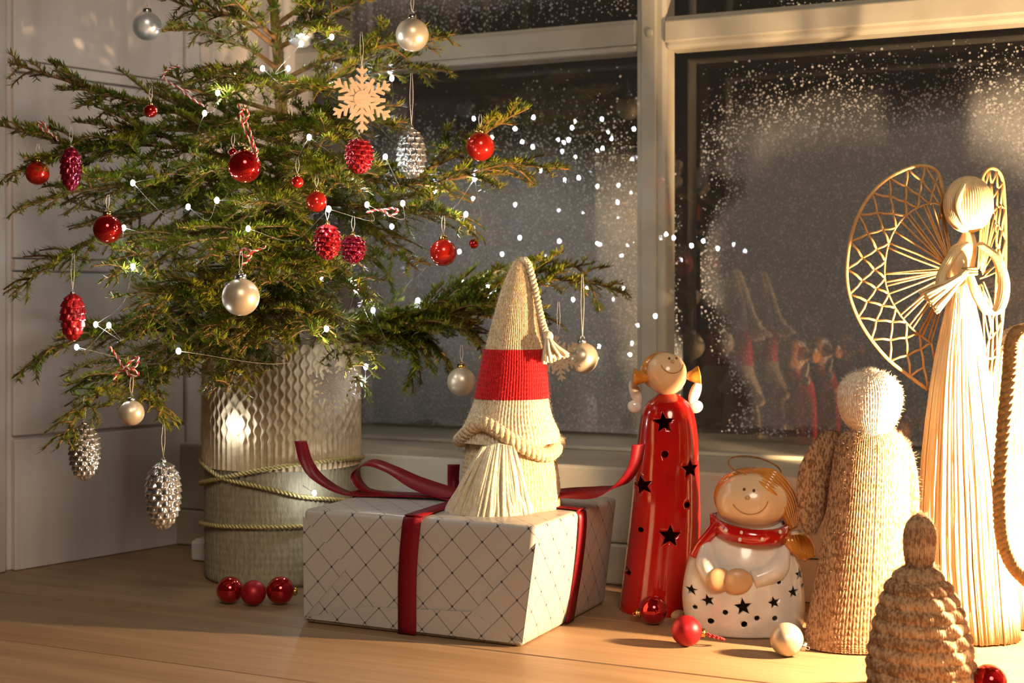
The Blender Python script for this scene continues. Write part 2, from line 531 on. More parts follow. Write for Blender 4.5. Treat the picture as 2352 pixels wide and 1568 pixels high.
def lathe(mb, prof, n=48, disp=None, ky=1.0, cx=None, cap=True):
    """prof: (radius, z) rows; disp(theta, row share, r) -> radial offset; cx: sideways shift of each row"""
    pr = np.asarray(prof, float)
    k = len(pr)
    th = np.linspace(0, 2 * math.pi, n, endpoint=False)
    R = np.repeat(pr[:, :1], n, 1)
    T = np.repeat(th[None], k, 0)
    if disp is not None:
        R = R + disp(T, np.repeat(np.linspace(0, 1, k)[:, None], n, 1), R, np.repeat(pr[:, 1:2], n, 1))
    X = R * np.cos(T)
    Y = R * np.sin(T) * ky
    if cx is not None:
        X = X + np.asarray(cx)[:, None]
    v = np.stack([X, Y, np.repeat(pr[:, 1:2], n, 1)], -1).reshape(-1, 3)
    i, j = np.meshgrid(np.arange(k - 1), np.arange(n), indexing='ij')
    j2 = (j + 1) % n
    q = np.stack([i * n + j, i * n + j2, (i + 1) * n + j2, (i + 1) * n + j], -1).reshape(-1, 4)
    tr = []
    if cap:
        c = 0.0 if cx is None else cx[0]
        c1 = 0.0 if cx is None else cx[-1]
        v = np.vstack([v, [c, 0, pr[0, 1]], [c1, 0, pr[-1, 1]]])
        a, b_ = len(v) - 2, len(v) - 1
        for jj in range(n):
            tr.append((a, (jj + 1) % n, jj))
            tr.append((b_, (k - 1) * n + jj, (k - 1) * n + (jj + 1) % n))
    return mb.add(v, q, tr)

def ball_prof(r, n=24, rz=None, z=0.0):
    rz = rz or r
    a = np.linspace(-math.pi / 2, math.pi / 2, n)
    return np.stack([np.maximum(r * np.cos(a), 1e-5), z + rz * np.sin(a)], -1)

def ellipsoid(mb, c, r, n=24):
    k = MB()
    lathe(k, ball_prof(1.0, n), n * 2 - 8, cap=False)
    v = np.concatenate(k.v) * np.asarray(r) + np.asarray(c)
    return mb.add(v, np.concatenate(k.q))

def knit(cols, rows, amp):
    """little V-shaped stitches in columns round the piece"""
    def f(T, S, R, Z):
        u = T / (2 * math.pi) * cols
        c = u - np.floor(u)
        half = np.where(c < 0.5, c, 1 - c) * 2          # 0 at the column's edge, 1 at its middle
        leg = np.sqrt(np.maximum(0, 1 - (np.where(c < 0.5, c - 0.25, c - 0.75) / 0.25) ** 2))
        w = S * rows + half * 0.55
        p = w - np.floor(w)
        return amp * leg * (0.35 + 0.65 * np.sqrt(np.maximum(0, 1 - (2 * p - 1) ** 2)))
    return f

def rows_dense(rows, n):
    """rows: (py, left px, right px) outline -> dense smooth rows"""
    return spline(rows, n)

class Fig:
    """a figure drawn square to the camera: pixel outlines become metres at its own depth"""
    def __init__(s, cx, d, z0=0.0):
        s.cx, s.d, s.z0, s.S = cx, d, z0, d / F
        p = at(cx, HY, d)
        s.loc = (p[0], p[1], z0)
    def X(s, px): return (px - s.cx) * s.S
    def Z(s, py): return CAMH - (py - HY) * s.S - s.z0
    def P(s, px, py, y=0.0): return np.array([s.X(px), y, s.Z(py)])
    def turn(s, mb, rows, n=64, k=60, disp=None, ky=1.0, cap=True):
        r = rows_dense(rows, k)
        r = r[::-1] if r[0, 0] < r[-1, 0] else r      # bottom first
        prof = np.stack([np.maximum((r[:, 2] - r[:, 1]) / 2 * s.S, 1e-5), [s.Z(y) for y in r[:, 0]]], -1)
        return lathe(mb, prof, n, disp, ky, cx=[s.X((a + b) / 2) for a, b in r[:, 1:]], cap=cap)
    def thing(s, name, label, cat, group=None):
        return thing(name, label, cat, s.loc, YAW, group)

def spikes(mb, base, d, L, w):
    """thin three-sided spikes (needles, fibres)"""
    base, d = np.asarray(base), np.asarray(d)
    n = len(base)
    d = d / (np.linalg.norm(d, axis=1)[:, None] + 1e-12)
    ref = np.where(np.abs(d[:, 2:3]) < 0.9, np.array([[0, 0, 1.0]]), np.array([[1.0, 0, 0]]))
    a = np.cross(d, ref)
    a /= np.linalg.norm(a, axis=1)[:, None] + 1e-12
    b = np.cross(d, a)
    L = np.broadcast_to(np.asarray(L, float), (n,))[:, None]
    w = np.broadcast_to(np.asarray(w, float), (n,))[:, None]
    mid = base + d * L * 0.45
    v = np.stack([base, mid + a * w, mid - 0.5 * a * w + 0.87 * b * w, mid - 0.5 * a * w - 0.87 * b * w, base + d * L], 1).reshape(-1, 3)
    i = np.arange(n)[:, None] * 5
    t = np.concatenate([i + np.array([[0, 2, 1]]), i + np.array([[0, 3, 2]]), i + np.array([[0, 1, 3]]),
                        i + np.array([[4, 1, 2]]), i + np.array([[4, 2, 3]]), i + np.array([[4, 3, 1]])])
    return mb.add(v, None, t)

def fuzz(o, n, L, mat, seedn=1):
    """stray wool fibres standing off a knitted part"""
    g = np.random.default_rng(seedn)
    me = o.data
    co = np.zeros(len(me.vertices) * 3, np.float32)
    me.vertices.foreach_get('co', co)
    co = co.reshape(-1, 3)
    no = np.zeros(len(me.vertices) * 3, np.float32)
    me.vertex_normals.foreach_get('vector', no)
    no = no.reshape(-1, 3)
    k = g.integers(0, len(co), n)
    mb = MB()
    spikes(mb, co[k] - no[k] * 0.0004, no[k] + g.normal(0, 0.75, (n, 3)), g.uniform(0.4, 1.2, n) * L, 0.00009)
    f = mb.build('wool_fibres', mat, o.parent)
    f['kind'] = 'stuff'
    return f

def ribbon(mb, pts, widths, th=0.0004, n=40):
    """flat band: pts centre line, widths: side vectors (half width) along it"""
    p = spline(pts, n)
    w = spline(widths, n)
    t = np.gradient(p, axis=0)
    nn = np.cross(t, w)
    nn /= np.linalg.norm(nn, axis=1)[:, None] + 1e-12
    v = np.stack([p - w - nn * th, p + w - nn * th, p + w + nn * th, p - w + nn * th], 1).reshape(-1, 3)
    i, j = np.meshgrid(np.arange(n - 1), np.arange(4), indexing='ij')
    q = np.stack([i * 4 + j, i * 4 + (j + 1) % 4, (i + 1) * 4 + (j + 1) % 4, (i + 1) * 4 + j], -1).reshape(-1, 4)
    q = np.vstack([q, [[3, 2, 1, 0]], [[(n - 1) * 4 + c for c in range(4)]]])
    return mb.add(v, q)

def prism(mb, outline, y0, y1):
    """outline: (x, z) star-shaped loop about its mean, extruded along y"""
    o = np.asarray(outline, float)
    k = len(o)
    c = o.mean(0)
    v = np.vstack([np.column_stack([o[:, 0], np.full(k, y0), o[:, 1]]), np.column_stack([o[:, 0], np.full(k, y1), o[:, 1]]),
                   [[c[0], y0, c[1]], [c[0], y1, c[1]]]])
    q = [(i, (i + 1) % k, k + (i + 1) % k, k + i) for i in range(k)]
    t = [(2 * k, (i + 1) % k, i) for i in range(k)] + [(2 * k + 1, k + i, k + (i + 1) % k) for i in range(k)]
    return mb.add(v, q, t)

def star(c, r, rot=0.0, k=5, inner=0.45):
    a = np.arange(2 * k) * math.pi / k + math.pi / 2 + rot
    rr = np.where(np.arange(2 * k) % 2 == 0, r, r * inner)
    return np.column_stack([c[0] + rr * np.cos(a), c[1] + rr * np.sin(a)])

def cut(o, cutters):
    """cut the cutters out of mesh object o for good"""
    dg = None
    objs = []
    mb = MB()
    for outl, y0, y1 in cutters:
        prism(mb, outl, y0, y1)
    c = obj('cutter', mb.mesh('cutter', MT['dark_hole'], False), None)
    c.parent = o.parent
    bm = bmesh.new()
    bm.from_mesh(c.data)
    bmesh.ops.recalc_face_normals(bm, faces=bm.faces)
    bm.to_mesh(c.data)
    bm.free()
    md = o.modifiers.new('cut', 'BOOLEAN')
    md.operation = 'DIFFERENCE'
    md.object = c
    md.solver = 'EXACT'
    md.use_self = True
    dg = bpy.context.evaluated_depsgraph_get()
    dg.update()
    me = bpy.data.meshes.new_from_object(o.evaluated_get(dg))
    o.modifiers.clear()
    o.data = me
    bpy.data.objects.remove(c)
# ------------------------------------------------------------------ the setting
LEDGE_Y, LEDGE_Z = 1.243, 0.1095
XR = 0.75

sill = thing('windowsill', 'pale wooden windowsill of long boards under all the figures', 'windowsill', kind='structure')
for y0, y1 in ((0.42, 0.562), (0.5625, 0.7035), (0.704, 0.8385), (0.839, 0.9715), (0.9735, 1.1065), (1.107, 1.2435)):
    bevel_box('plank', (-1.75, y0, -0.03), (XR, y1, 0.0), MT['sill'], sill, 0.0006, 1)

win = thing('window_1', 'white barred window sprayed with artificial snow, dark outside', 'window', kind='structure')
bevel_box('ledge', (-1.02, LEDGE_Y, 0.0385), (XR, 1.60, LEDGE_Z), MT['frame_paint'], win, 0.003, 3)
bevel_box('skirting', (-0.99, LEDGE_Y - 0.004, 0.0006), (XR, LEDGE_Y + 0.02, 0.038), MT['frame_paint'], win, 0.002, 2)
ml, mr = on_y(1467, 500, 1.40)[0], on_y(1535, 500, 1.40)[0]
z_lo, z_hi = on_y(1465, 122, 1.40)[2], on_y(1465, 46, 1.40)[2]
GL = on_y(690, 500, 1.40)[0]
GB = 0.1135
TOPZ = 0.86
bevel_box('mullion', (ml, 1.392, LEDGE_Z), (mr, 1.424, TOPZ), MT['frame_paint'], win, 0.004, 2)
bevel_box('mullion_bead', (ml + 0.006, 1.3885, LEDGE_Z + 0.001), (mr - 0.009, 1.396, TOPZ), MT['frame_paint'], win, 0.002, 2)
for a, b in ((GL - 0.06, ml + 0.001), (mr - 0.001, XR)):
    bevel_box('muntin', (a, 1.392, z_lo), (b, 1.424, z_hi), MT['frame_paint'], win, 0.004, 2)
    bevel_box('muntin_bead', (a, 1.3885, z_lo + 0.007), (b, 1.396, z_hi - 0.005), MT['frame_paint'], win, 0.002, 2)
mb = MB()
c = on_y(1492, 75, 1.388)
lathe(mb, [(0.0042, -0.001), (0.0042, 0.0012), (0.0028, 0.0022)], 20)
sh = mb.build('screw_head', MT['frame_paint'], win)
sh.location = c
sh.rotation_euler = (math.pi / 2, 0, 0)
bevel_box('stile', (-1.0, 1.372, LEDGE_Z), (GL, 1.430, TOPZ), MT['white_paint'], win, 0.004, 2)
bevel_box('stile_bead', (GL - 0.022, 1.366, LEDGE_Z + 0.001), (GL - 0.008, 1.378, TOPZ), MT['white_paint'], win, 0.002, 2)
bevel_box('jamb', (-1.03, 1.250, LEDGE_Z), (-0.988, 1.376, TOPZ), MT['white_paint'], win, 0.003, 2)
bevel_box('jamb_rib', (-0.990, 1.300, LEDGE_Z), (-0.981, 1.318, TOPZ), MT['white_paint'], win, 0.002, 2)
bevel_box('glazing_bead', (GL - 0.01, 1.368, LEDGE_Z), (XR, 1.384, GB), MT['frame_paint'], win, 0.001, 1)
bevel_box('head_rail', (-1.0, 1.372, TOPZ - 0.04), (XR, 1.56, TOPZ + 0.04), MT['frame_paint'], win, 0.003, 1)
bevel_box('stile', (XR - 0.06, 1.372, LEDGE_Z), (XR, 1.56, TOPZ), MT['frame_paint'], win, 0.003, 1)

def pane(x0, x1, z0, z1, y, front):
    mb = MB()
    box(mb, (x0, y, z0), (x1, y + 0.003, z1))
    me = mb.mesh('pane', MT['clear_back'], False)
    me.materials.append(front)
    me.polygons[2].material_index = 1
    return obj('pane', me, win)
pane(GL - 0.012, XR - 0.05, LEDGE_Z + 0.0005, TOPZ - 0.03, 1.3855, MT['clear_glass'])
pane(GL - 0.012, XR - 0.05, GB, TOPZ - 0.03, 1.445, MT['clear_glass'])
SY = 1.515                         # the outermost panes carry the sprayed snow
pane(GL - 0.012, ml + 0.010, GB, z_lo + 0.012, SY, MT['snow_left'])
pane(mr - 0.002, XR - 0.22, GB, z_lo + 0.012, SY, MT['snow_right'])
pane(GL - 0.012, ml + 0.010, z_hi + 0.004, z_hi + 0.30, SY, MT['snow_upper'])
pane(mr - 0.002, XR - 0.05, z_hi + 0.004, z_hi + 0.30, SY, MT['snow_upper'])

# the splayed shutter box on the left
A, B = on(20, 1312), on(430, 1245)
ang = math.atan2(B[1] - A[1], B[0] - A[0])
LEN = float(np.linalg.norm(B - A))
wl = thing('wall_left', 'white painted panelled shutter case beside the window', 'panelling', A, ang, kind='structure')
bevel_box('backing', (0.0, 0.004, 0.0), (LEN + 0.02, 0.03, 0.95), MT['white_paint'], wl, 0.001, 1)
for z0, z1, pr in ((0.0004, 0.1285, 0.004), (0.132, 0.293, 0.0015), (0.2945, 0.3055, 0.004), (0.307, 0.488, 0.0015), (0.490, 0.500, 0.004), (0.502, 0.72, 0.0015), (0.722, 0.94, 0.0015)):
    bevel_box('panel', (0.0045, -pr, z0), (LEN - 0.006, 0.006, z1), MT['white_paint'], wl, 0.0012, 2)
bevel_box('corner_post', (LEN - 0.005, -0.006, 0.0004), (LEN + 0.014, 0.02, 0.95), MT['white_paint'], wl, 0.003, 3)
tr = thing('trim_1', 'white upright board with rounded edge at the far left', 'trim', A, 0, kind='structure')
bevel_box('board', (-0.16, -0.016, 0.0004), (-0.0035, 0.03, 0.95), MT['white_paint'], tr, 0.003, 3)
bevel_box('edge_bead', (-0.0048, -0.019, 0.0004), (0.0012, -0.004, 0.95), MT['white_paint'], tr, 0.0018, 3)

# white battery box behind the pot's left side
c = on(437, 1288)
bb = thing('battery_box', 'small white plastic battery box on the sill behind the pot', 'battery box', (c[0], c[1], 0), 0)
bevel_box('case', (0, 0, 0.0005), (0.042, 0.062, 0.021), MT['plastic'], bb, 0.003, 3)
bevel_box('lid', (0.003, 0.004, 0.0205), (0.039, 0.058, 0.0225), MT['plastic'], bb, 0.0008, 2)

# candle standing just past the right edge of the frame
cp = at(2621, HY, 0.995)
cd = thing('candle', 'burning cream taper candle, hidden past the right edge beside the straw angel', 'candle', (cp[0], cp[1], 0))
mb = MB()
lathe(mb, [(0.026, 0.0), (0.027, 0.003), (0.024, 0.006), (0.012, 0.009), (0.0105, 0.024), (0.009, 0.024)], 32)
mb.build('holder', MT['gold_cap'], cd)
mb = MB()
lathe(mb, [(0.008, 0.0245), (0.008, 0.05), (0.0072, 0.125), (0.006, 0.128), (0.003, 0.1265)], 28)
mb.build('wax', MT['wax'], cd)
mb = MB()
tube(mb, [(0, 0, 0.126), (0.0005, 0, 0.133)], 0.0006, 6)
mb.build('wick', MT['ink'], cd)
mb = MB()
lathe(mb, [(0.0006, 0.134), (0.0040, 0.140), (0.0050, 0.146), (0.0038, 0.154), (0.0018, 0.162), (0.0003, 0.169)], 12)
mb.build('flame', MT['flame'], cd)
# ------------------------------------------------------------------ wrapped gift
gx0, gx1, gy0, gy1, gz = -0.656, -0.457, 0.989, 1.163, 0.094
gc = ((gx0 + gx1) / 2, (gy0 + gy1) / 2)
gift = thing('gift_box', 'gift wrapped in cream lattice paper with red ribbon, under the gnome', 'gift', (gc[0], gc[1], 0))
hx, hy = (gx1 - gx0) / 2, (gy1 - gy0) / 2

def uv_box(me):
    uvl = me.uv_layers.new(name='UVMap')
    for p in me.polygons:
        n = p.normal
        for li in p.loop_indices:
            c = me.vertices[me.loops[li].vertex_index].co
            if abs(n.y) > 0.7:
                uvl.data[li].uv = (c.x, c.z)
            elif abs(n.x) > 0.7:
                uvl.data[li].uv = (c.y + 0.3, c.z)
            else:
                uvl.data[li].uv = (c.x, c.y + gz)

mb = MB()
box(mb, (-hx, -hy, 0.0), (hx, hy, gz))
me = mb.mesh('wrapping_paper', MT['paper'], True)
bm = bmesh.new()
bm.from_mesh(me)
bmesh.ops.subdivide_edges(bm, edges=bm.edges[:], cuts=7, use_grid_fill=True)
for v in bm.verts:
    t = (v.co.z / gz)
    v.co.x += 0.012 * t * max(0.0, v.co.x / hx)                    # the right side leans out
    sx, sy, sz = v.co.x / hx, v.co.y / hy, (v.co.z / gz) * 2 - 1
    b = 0.0022
    if abs(sx) >= 0.99: v.co.x += math.copysign(b * (1 - sy * sy) * (1 - sz * sz), sx)
    if abs(sz - 1) < 0.02: v.co.z += 0.0015 * (1 - min(1, sx * sx)) * (1 - sy * sy)
eds = [e for e in bm.edges if len(e.link_faces) == 2 and e.link_faces[0].normal.dot(e.link_faces[1].normal) < 0.5]
bmesh.ops.bevel(bm, geom=eds, offset=0.0045, segments=3, affect='EDGES', profile=0.5)
bm.to_mesh(me)
bm.free()
for p in me.polygons: p.use_smooth = True
uv_box(me)
obj('wrapping_paper', me, gift)

def gl(px, py):
    """point of the gift's front face, in the gift's own frame"""
    p = on_y(px, py, gy0)
    return np.array([p[0] - gc[0], -hy, p[2]])
def flap(pts, off, th=0.0006, uvshift=(0.0, 0.0)):
    mb = MB()
    k = len(pts)
    P = np.array(pts)
    f, b = P.copy(), P.copy()
    f[:, 1] = -hy - off - th
    b[:, 1] = -hy - off
    v = np.vstack([f, b])
    q = [(i, k + i, k + (i + 1) % k, (i + 1) % k) for i in range(k)]
    if k == 4:
        q += [(0, 1, 2, 3), (7, 6, 5, 4)]
        mb.add(v, q)
    else:
        mb.add(v, q, [(0, 1, 2), (5, 4, 3)])
    me = mb.mesh('paper_flap', MT['paper'], False)
    uv_box(me)
    for l in me.uv_layers[0].data:
        l.uv = (l.uv[0] + uvshift[0], l.uv[1] + uvshift[1])
    return obj('paper_flap', me, gift)
tl, tr_ = gl(697, 1185), gl(1232, 1245)
bl, br = gl(699, 1418), gl(1201, 1478)
al, ar = gl(798, 1304), gl(1087, 1404)
al2, ar2 = gl(838, 1392), gl(1087, 1404)
flap([bl, al, tl], 0.0001, 0.0006, (0.006, 0.004))
flap([br, tr_, ar], 0.0001, 0.0008, (0.009, 0.003))
flap([bl, br, ar2, al2], 0.0009, 0.0008, (0.013, 0.007))

rb = 0.0082                       # half width of the ribbon
rxf = gl(938, 1440)[0]
ryr = 1.080 - gc[1]
bul = 0.0018
mb = MB()                         # band over the top, front and back
zt = gz + bul
path = [(rxf, -hy - 0.0021, 0.001), (rxf + 0.001, -hy - 0.0030, 0.05), (rxf + 0.004, -hy - 0.0022, gz - 0.006), (rxf + 0.005, -hy + 0.001, gz + 0.0004), (rxf + 0.006, -hy + 0.006, gz + 0.0016),
        (rxf + 0.006, 0, zt + 0.0008), (rxf + 0.006, hy - 0.006, gz + 0.0016), (rxf + 0.006, hy + 0.0012, gz - 0.003), (rxf + 0.006, hy + 0.0012, 0.001)]
ribbon(mb, path, [(rb, 0, 0)] * len(path), 0.00035, 90)
mb.build('ribbon_band', MT['ribbon'], gift)
mb = MB()
path = [(-hx - 0.003, ryr, 0.001), (-hx - 0.003, ryr, gz - 0.006), (-hx + 0.004, ryr, gz + 0.0014), (0, ryr, zt + 0.0012), (hx + 0.002, ryr, gz + 0.0016),
        (hx + 0.0105, ryr, gz - 0.001), (hx + 0.0130, ryr, gz - 0.010), (hx + 0.0096, ryr, 0.05), (hx + 0.0014, ryr, 0.001)]
ribbon(mb, path, [(0, rb, 0)] * len(path), 0.00035, 90)
mb.build('ribbon_band', MT['ribbon'], gift)
def gp(px, py, Y):
    p = on_y(px, py, Y)
    return p - np.array([gc[0], gc[1], 0])
Yb = 1.083
r3 = RIGHT * rb
y3 = np.array([0, rb, 0])
mb = MB()                         # left loop of the bow
ribbon(mb, [gp(1045, 1138, Yb - 0.012), gp(960, 1110, Yb - 0.012), gp(900, 1078, Yb - 0.008), gp(850, 1062, Yb), gp(818, 1080, Yb + 0.006), gp(826, 1112, Yb + 0.006), gp(870, 1130, Yb + 0.002), gp(1045, 1136, Yb)],
       [y3 * 0.9 + np.array([0, 0, 0.0045])] * 2 + [y3 * 0.95 + np.array([0, 0, 0.002])] * 3 + [y3] * 3, 0.0003, 70)
mb.build('bow_loop', MT['ribbon'], gift)
mb = MB()                         # left tail curling up
ribbon(mb, [gp(1045, 1139, Yb - 0.010), gp(900, 1137, Yb - 0.012), gp(800, 1133, Yb - 0.012), gp(735, 1100, Yb - 0.012), gp(704, 1060, Yb - 0.014), gp(690, 1012, Yb - 0.016)],
       [y3, y3, y3 * 0.9 + r3 * 0.1, y3 * 0.8 + r3 * 0.3, y3 * 0.5 + r3 * 0.45, y3 * 0.3 + r3 * 0.5], 0.0003, 60)
mb.build('ribbon_tail', MT['ribbon'], gift)
mb = MB()                         # short end standing up behind the gnome
ribbon(mb, [gp(1043, 1136, Yb + 0.02), gp(1041, 1105, Yb + 0.024), gp(1042, 1066, Yb + 0.025)], [r3 * 0.62, r3 * 0.62, r3 * 0.66], 0.0003, 20)
mb.build('ribbon_tail', MT['ribbon'], gift)
mb = MB()                         # right tail curling up before the red angel
ribbon(mb, [gp(1180, 1139, Yb), gp(1290, 1132, Yb), gp(1370, 1130, Yb), gp(1425, 1112, Yb), gp(1457, 1070, Yb), gp(1467, 1020, Yb)],
       [y3, y3 * 0.9 + np.array([0, 0, 0.003]), y3 * 0.8 + np.array([0, 0, 0.004]), y3 * 0.7 + r3 * 0.35, y3 * 0.5 + r3 * 0.45, y3 * 0.4 + r3 * 0.5], 0.0003, 60)
mb.build('ribbon_tail', MT['ribbon'], gift)

# ------------------------------------------------------------------ knitted gnome on the gift
GT = gz + 0.0036
g = Fig(1168, 1.185, GT)
gn = g.thing('gnome', 'knitted gnome in a tall oat hat with red band, standing on the gift', 'gnome')
mb = MB()
g.turn(mb, [(1188, 1058, 1284), (1170, 1055, 1286), (1100, 1062, 1282), (1040, 1070, 1272), (990, 1080, 1262)], 420, 130, knit(46, 24, 0.0014), 0.92)
body = mb.build('body', MT['wool_beige'], gn)
fuzz(body, 2500, 0.004, MT['wool_cream'], 3)
def hat_rows(lo, hi, n):
    full = rows_dense([(1012, 1056, 1288), (985, 1064, 1280), (955, 1078, 1266), (912, 1094, 1256), (850, 1107, 1251), (800, 1117, 1244), (740, 1133, 1235), (680, 1150, 1226), (630, 1168, 1216), (605, 1180, 1208), (594, 1190, 1200)], 300)
    ys = np.linspace(lo, hi, n)
    o = np.argsort(full[:, 0])
    return np.column_stack([ys, np.interp(ys, full[o, 0], full[o, 1]), np.interp(ys, full[o, 0], full[o, 2])])
def hat_piece(name, lo, hi, rows, mat, grow=0.0, cols=40):
    mb = MB()
    r = hat_rows(lo, hi, rows * 7)
    r[:, 1] -= grow; r[:, 2] += grow
    # zig-zag joins between colours
    k = knit(cols, rows, 0.0013)
    prof = np.stack([(r[:, 2] - r[:, 1]) / 2 * g.S, [g.Z(y) for y in r[:, 0]]], -1)
    lathe(mb, prof, 400, k, 0.94, cx=[g.X((a + b) / 2) for a, b in r[:, 1:]])
    return mb.build(name, mat, gn)
h1 = hat_piece('hat_brim', 1012, 908, 9, MT['wool_cream'])
h2 = hat_piece('hat_band', 913, 801, 11, MT['wool_red'], 2.5)
h3 = hat_piece('hat_top', 806, 595, 22, MT['wool_beige'])
fuzz(h1, 1600, 0.004, MT['wool_cream'], 4)
fuzz(h2, 1800, 0.004, MT['wool_red'], 5)
fuzz(h3, 2600, 0.004, MT['wool_cream'], 6)
# rolled, twisted brim edge that lifts over the beard
a = np.linspace(0, 2 * math.pi, 200)
rr = 113 * g.S
lift = np.exp(-((((a - math.radians(238) + math.pi) % (2 * math.pi)) - math.pi) / 0.55) ** 2) * 0.017
drop = np.exp(-((((a - math.radians(318) + math.pi) % (2 * math.pi)) - math.pi) / 0.5) ** 2) * 0.009
roll = np.column_stack([g.X(1170) + rr * np.cos(a), rr * 0.95 * np.sin(a), g.Z(1012) + lift - drop])
mb = MB()
twist([mb], roll[:-1], 0.0058, 21, 3, 8)
br_o = mb.build('rolled_edge', MT['wool_beige'], gn)
fuzz(br_o, 1500, 0.004, MT['wool_cream'], 8)
mb = MB()                         # beard of yarn strands
gg = np.random.default_rng(12)
for i in range(130):
    t = gg.uniform(-1, 1)
    lay = gg.uniform(0, 1)
    top = g.P(1146 + 34 * t, 1006 + 8 * abs(t), -0.040 - 0.004 * lay)
    bx = 1126 + 98 * t
    byy = 1180 - 16 * t * t * (1 if t < 0 else 0.2) + gg.uniform(-5, 4)
    bot = g.P(bx, byy, -0.050 - 0.006 * lay + 0.018 * abs(t) ** 2)
    m = (top + bot) / 2 + np.array([gg.normal(0, 0.0012), -0.003 - 0.002 * lay, 0])
    m2 = bot * 0.85 + top * 0.15 + np.array([gg.normal(0, 0.001), -0.002, 0])
    tube(mb, spline([top, m, m2, bot], 10), [0.0015] + [0.0019] * 8 + [0.0016], 6)
mb.build('beard', MT['beard'], gn)
mb = MB()                         # cord from the tip and its tassel
twist([mb], spline([g.P(1196, 606, 0), g.P(1203, 597, -0.004), g.P(1215, 612, -0.006), g.P(1228, 660, -0.01), g.P(1238, 710, -0.014), g.P(1248, 750, -0.018), g.P(1259, 782, -0.02)], 90), 0.0031, 16, 2, 6)
mb.build('hat_cord', MT['wool_cream'], gn)
mb = MB()
for i in range(46):
    t = gg.uniform(-1, 1)
    y = -0.02 + gg.uniform(-0.008, 0.008)
    tube(mb, spline([g.P(1257, 770, -0.02), g.P(1262 + 12 * t, 790, y), g.P(1274 + 30 * t, 822 - 10 * t + gg.uniform(-5, 5), y * 1.1)], 8), 0.0014, 5)
ellipsoid(mb, g.P(1258, 772, -0.02), (0.0042, 0.0042, 0.005), 12)
mb.build('tassel', MT['beard'], gn)

# ------------------------------------------------------------------ tall red ceramic angel
f = Fig(1515, 1.225)
ra = f.thing('ceramic_angel', 'tall glossy red ceramic angel with star cut-outs and orange pigtails', 'figurine')
rows = [(1400, 1422, 1604), (1385, 1424, 1602), (1300, 1434, 1604), (1200, 1446, 1608), (1100, 1456, 1606), (1000, 1466, 1602), (950, 1474, 1594), (925, 1486, 1582), (910, 1504, 1564), (903, 1516, 1552)]
r = rows_dense(rows, 70)
rad = (r[:, 2] - r[:, 1]) / 2 * f.S
zz = np.array([f.Z(y) for y in r[:, 0]]); zz[0] = 0.0005
cxs = [f.X((a_ + b_) / 2) for a_, b_ in r[:, 1:]]
mb = MB()
outp = np.stack([rad, zz], -1)
inp = np.stack([np.maximum(rad - 0.003, 0.002), np.minimum(zz, zz.max() - 0.003)], -1)[::-1]
def crease(T, S, R, Z):
    return -0.0012 * np.exp(-((T - math.radians(263)) / 0.05) ** 2) * (Z < 0.12) * (R > 0.02)
lathe(mb, np.vstack([outp, inp]), 96, crease, 1.0, cx=np.concatenate([cxs, cxs[::-1]]), cap=False)
# close the rim at the foot
k_ = len(outp)
n_ = 96
mb.q.append(np.array([(j, (2 * k_ - 1) * n_ + j, (2 * k_ - 1) * n_ + (j + 1) % n_, (j + 1) % n_) for j in range(n_)]))
body = mb.build('robe', MT['glaze_red'], ra)
cuts, rims = [], []
for px, py, R_, rot in ((1518, 965, 24, 0.1), (1578, 1070, 22, 0.0), (1472, 1108, 22, 0.25), (1530, 1217, 26, -0.05)):
    cuts.append((star((f.X(px), f.Z(py)), R_ * f.S, rot), -0.09, -0.004))
for px, py, R_ in ((1520, 1035, 8), (1570, 1150, 7), (1467, 1207, 6), (1440, 1308, 6)):
    aa = np.linspace(0, 2 * math.pi, 10, endpoint=False)
    cuts.append((np.column_stack([f.X(px) + R_ * f.S * np.cos(aa), f.Z(py) + R_ * f.S * np.sin(aa)]), -0.09, -0.004))
cut(body, cuts)
mb = MB()
ellipsoid(mb, f.P(1530, 858, -0.002), (47 * f.S, 47 * f.S, 49 * f.S), 22)
hd = mb.build('head', MT['glaze_skin'], ra)
def arc(f, c, rx, rz, a0, a1, ell, n=16, yoff=0.0):
    """line drawn on the front of an ellipsoid ell=(centre, radii)"""
    pts = []
    for t in np.linspace(math.radians(a0), math.radians(a1), n):
        x, z = f.X(c[0]) + rx * f.S * math.cos(t), f.Z(c[1]) - rz * f.S * math.sin(t)
        q = 1 - ((x - ell[0][0]) / ell[1][0]) ** 2 - ((z - ell[0][2]) / ell[1][2]) ** 2
        pts.append((x, ell[0][1] - ell[1][1] * math.sqrt(max(q, 0.02)) + yoff, z))
    return np.array(pts)
ell = (f.P(1530, 858, -0.002), (47 * f.S, 47 * f.S, 49 * f.S))
mb = MB()
tube(mb, arc(f, (1540, 830), 27, 24, 10, 165, ell), 0.0005, 5)
mb.build('smile', MT['ink_soft'], ra)
for px in (1533, 1550):
    mb = MB()
    p = arc(f, (px, 822), 0.1, 0.1, 0, 10, ell, 2)[0]
    ellipsoid(mb, p, (0.0011, 0.0008, 0.0014), 8)
    mb.build('eye', MT['ink'], ra)
mb = MB()
ellipsoid(mb, arc(f, (1540, 828), 0.1, 0.1, 0, 10, ell, 2)[0] - np.array([0, 0.001, 0]), (0.0018, 0.0018, 0.0016), 10)
mb.build('nose', MT['glaze_hand'], ra)
mb = MB()                          # cap of hair over the back of the head with a centre fringe
ellipsoid(mb, f.P(1524, 854, 0.006), (52 * f.S, 47 * f.S, 46 * f.S), 22)
mb.build('hair', MT['glaze_hair'], ra)
